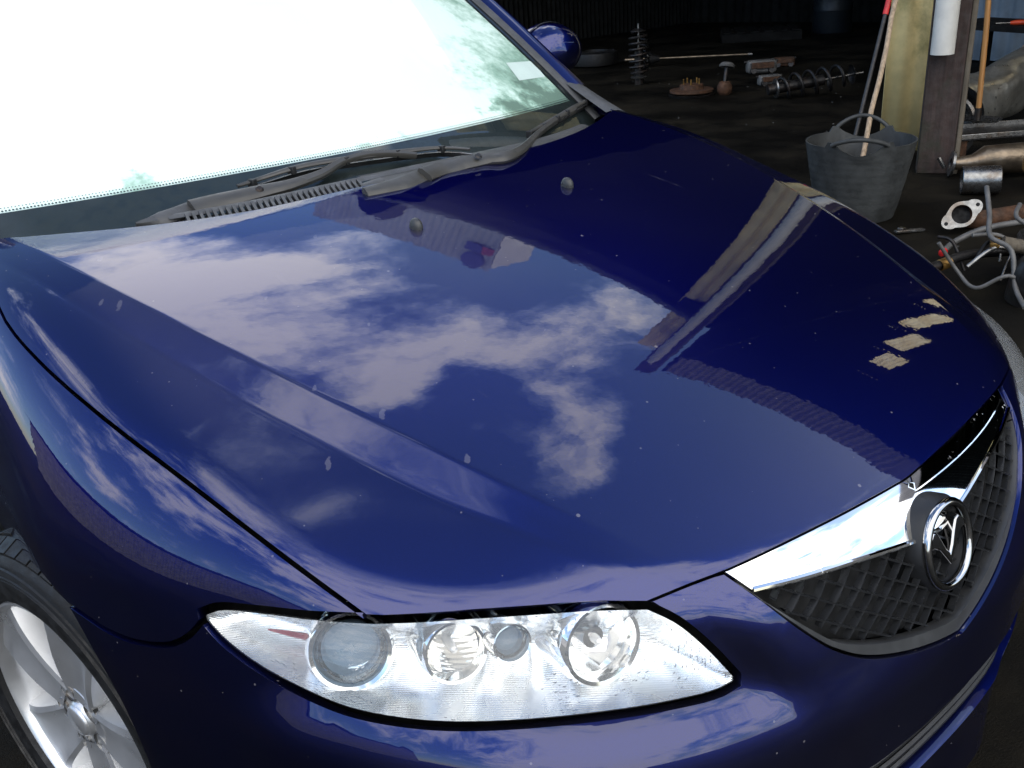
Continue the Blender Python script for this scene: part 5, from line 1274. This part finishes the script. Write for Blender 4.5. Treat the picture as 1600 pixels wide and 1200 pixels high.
# flanged pipe
fp = empty('flanged_pipe', (3.52, .62, .0), 'rusty exhaust pipe with an oval two-bolt flange facing the car', 'exhaust pipe')
fd = Vector((-.72, -.42, .42)).normalized()
e1 = Vector((.45, -.80, 0)).normalized(); e1 = (e1 - fd * e1.dot(fd)).normalized(); e2 = fd.cross(e1)
fo = Vector((-.12, .05, .095)); out_ = []; hole = []
for i in range(48):
    t = 2 * math.pi * i / 48; k = .062 + .040 * abs(math.cos(t)) ** 5; out_.append((k * math.cos(t), .062 * math.sin(t) if abs(math.cos(t)) < .8 else k * math.sin(t) * .9)); hole.append((.046 * math.cos(t), .046 * math.sin(t)))
fr_ = lambda x, y, hh: fo + (e1 * .8 + e2 * .6) * x + (e2 * .8 - e1 * .6) * y + fd * hh
m = MB(); n = 48
V = [fr_(x, y, .006) for x, y in out_] + [fr_(x, y, .006) for x, y in hole] + [fr_(x, y, -.006) for x, y in out_] + [fr_(x, y, -.006) for x, y in hole]
Fq = []
for i in range(n):
    j = (i + 1) % n; Fq += [(i, j, n + j, n + i), (2 * n + i, 3 * n + i, 3 * n + j, 2 * n + j), (i, 2 * n + i, 2 * n + j, j), (n + i, n + j, 3 * n + j, 3 * n + i)]
m.add(V, Fq); m.build('flange', M['steel'], fp)
for sx in (-.082, .082): MB().lathe([(.0001, .0075), (.009, .0075), (.009, .0)], fr_(sx, 0, 0), fd, 14).build('bolt_hole', M['void'], fp)
MB().tube([fo - fd * .004, fo - fd * .07, fo - fd * .12 + Vector((.08, -.06, -.01)), fo + Vector((.42, -.22, -.03)), fo + Vector((.75, -.36, .02))], [.046, .046, .045, .042, .042], 20, caps=False).build('pipe', M['rust'], fp)
MB().lathe([(.0001, -.03), (.0455, -.03)], fo, fd, 24).build('pipe_mouth', M['void'], fp, fix=False)
m = MB(); m.tube([Vector(p) for p in spline([(2.90, .50, .06), (3.02, .50, .085), (3.14, .42, .13), (3.35, .27, .15), (3.65, .05, .20)], 6)], .0135, 10)
rd = empty('brake_pipe', (2.95, .5, 0), 'thin bent grey rod with a red capped end in front of the flanged pipe', 'rod')
m.v = [(x - 2.95, y - .5, z) for x, y, z in m.v]; m.build('rod', M['gutter'], rd)
MB().lathe([(.0001, -.014), (.012, -.012), (.017, 0), (.016, .02), (.013, .024)], (-.055, 0, .058), (1, 0, .2), 14).build('red_cap', M['red'], rd)
# engine remains at the right edge
en = empty('engine_parts', (2.70, .08, 0), 'tangle of grey pipes, brackets and a black canister at the right edge', 'engine parts')
def ep(pts, rad, mat, name): MB().tube([Vector(p) for p in spline(pts, 6)], rad, 10).build(name, mat, en)
ep([(-.25, .30, .10), (-.10, .26, .12), (.02, .22, .13), (.2, .12, .12)], .020, M['dark_steel'], 'hose_end')
MB().lathe([(.021, 0), (.024, .002), (.024, .05), (.021, .052)], (-.14, .265, .115), (1, -.3, .1), 14).build('brass_collar', M['brass'], en)
ep([(-.18, .26, .22), (-.12, .20, .10), (-.16, .10, .06), (-.12, .0, .12), (-.05, -.08, .05)], .008, M['gutter'], 'bent_pipe')
ep([(.15, .25, .38), (.05, .18, .30), (-.05, .12, .24), (-.06, .03, .2), (-.12, -.03, .08), (-.18, -.1, .03)], .010, M['gutter'], 'bent_pipe')
ep([(.25, .15, .30), (.12, .10, .28), (.14, .0, .22), (.02, -.02, .18)], .009, M['gutter'], 'bent_pipe')
ep([(.02, .10, .2), (.10, -.02, .16), (.12, -.15, .06), (.10, -.25, .02)], .028, M['pale_wood'], 'bracket')
MB().lathe([(.0001, .17), (.07, .165), (.095, .12), (.10, .0), (.0001, 0)], (-.02, -.06, .01), (-.1, -.1, 1), 28).build('canister', M['dark_steel'], en)
m = MB(); m.box((.02, .13, .20), (.12, .035, .02), Matrix.Rotation(R(25), 3, 'Z')); m.build('bracket', M['brass'], en, bevel=.004)
for k in range(24):
    p = Vector((rng.uniform(-.1, .35), rng.uniform(-.3, .25), rng.uniform(.02, .2))); q = p + Vector((rng.uniform(-.2, .2), rng.uniform(-.2, .2), rng.uniform(-.05, .12)))
    ep([p, (p + q) / 2 + Vector((0, 0, .05)), q], rng.uniform(.004, .009), M[('dark_steel', 'rubber', 'gutter', 'steel')[k % 4]], 'wire')
m = MB(); m.box((.28, -.05, .10), (.3, .35, .18), Matrix.Rotation(R(30), 3, 'Z')); m.build('engine_block', M['dark_steel'], en, bevel=.03)
# tag on the heap, blue sheet, screwdriver on a crate, debris
m = MB(); m.box((4.75, 1.32, .12), (.07, .008, .10), Matrix.Rotation(R(28), 3, 'X') @ Matrix.Rotation(R(40), 3, 'Y')); thing('metal_tag', m, M['gutter'], (4.75, 1.32, .0), 'small pale metal bracket hanging under the steel tray', 'bracket', smooth=False)
m = corrugated(lambda a, b: ((9.6, 3.75 - a * 1.6, .02 + b * 1.15), (-1, 0, 0)), 60, 1, .015, 10); o = thing('sheet_panel', m, M['blue_sheet'], (9.6, 2.9, 0), 'pale blue-grey metal sheet leaning at the back, top right', 'metal sheet', fix=False)
cr_ = empty('work_bench', (8.55, 2.75, 0), 'low dark bench in front of the pale blue sheet', 'bench', rz=R(-25))
m = MB(); m.box((0, 0, .47), (.6, 1.5, .05)); m.build('bench_top', M['barn_dark'], cr_, smooth=False)
for x in (-.25, .25):
    for y in (-.68, .68): m = MB(); m.box((x, y, .222), (.07, .07, .444)); m.build('leg', M['barn_dark'], cr_, smooth=False)
sdv = empty('screwdriver', (8.30, 2.72, .517), 'orange-handled screwdriver lying on the dark bench', 'screwdriver', rz=R(-60))
MB().tube([(0, 0, 0), (.03, 0, 0), (.14, 0, 0), (.17, 0, 0)], [.014, .022, .022, .016], 10).build('handle', M['orange'], sdv)
MB().tube([(-.12, 0, 0), (.0, 0, 0)], .006, 8).build('shank', M['steel'], sdv)
db = MB()
for k in range(150):
    x = rng.uniform(1.2, 9); y = rng.uniform(-1.6, 7); sz = rng.uniform(.003, .009)
    db.box((x, y, sz * .35), (sz * rng.uniform(.8, 2.2), sz, sz * .7), Matrix.Rotation(rng.uniform(0, 3), 3, 'Z'))
o = db.build('gravel_bits', M['gutter'], smooth=False); tag(o, kind='stuff', label='scattered pale grit and scraps on the dark ground', cat='debris')
m = MB(); m.box((3.28, .86, .012), (.16, .028, .012), Matrix.Rotation(R(-25), 3, 'Z') @ Matrix.Rotation(R(4), 3, 'Y')); m.box((3.25, .885, .02), (.03, .03, .02)); thing('metal_offcut', m, M['steel'], (3.28, .86, 0), 'small bright metal offcut lying on the ground beyond the tub', 'offcut', bevel=.002)
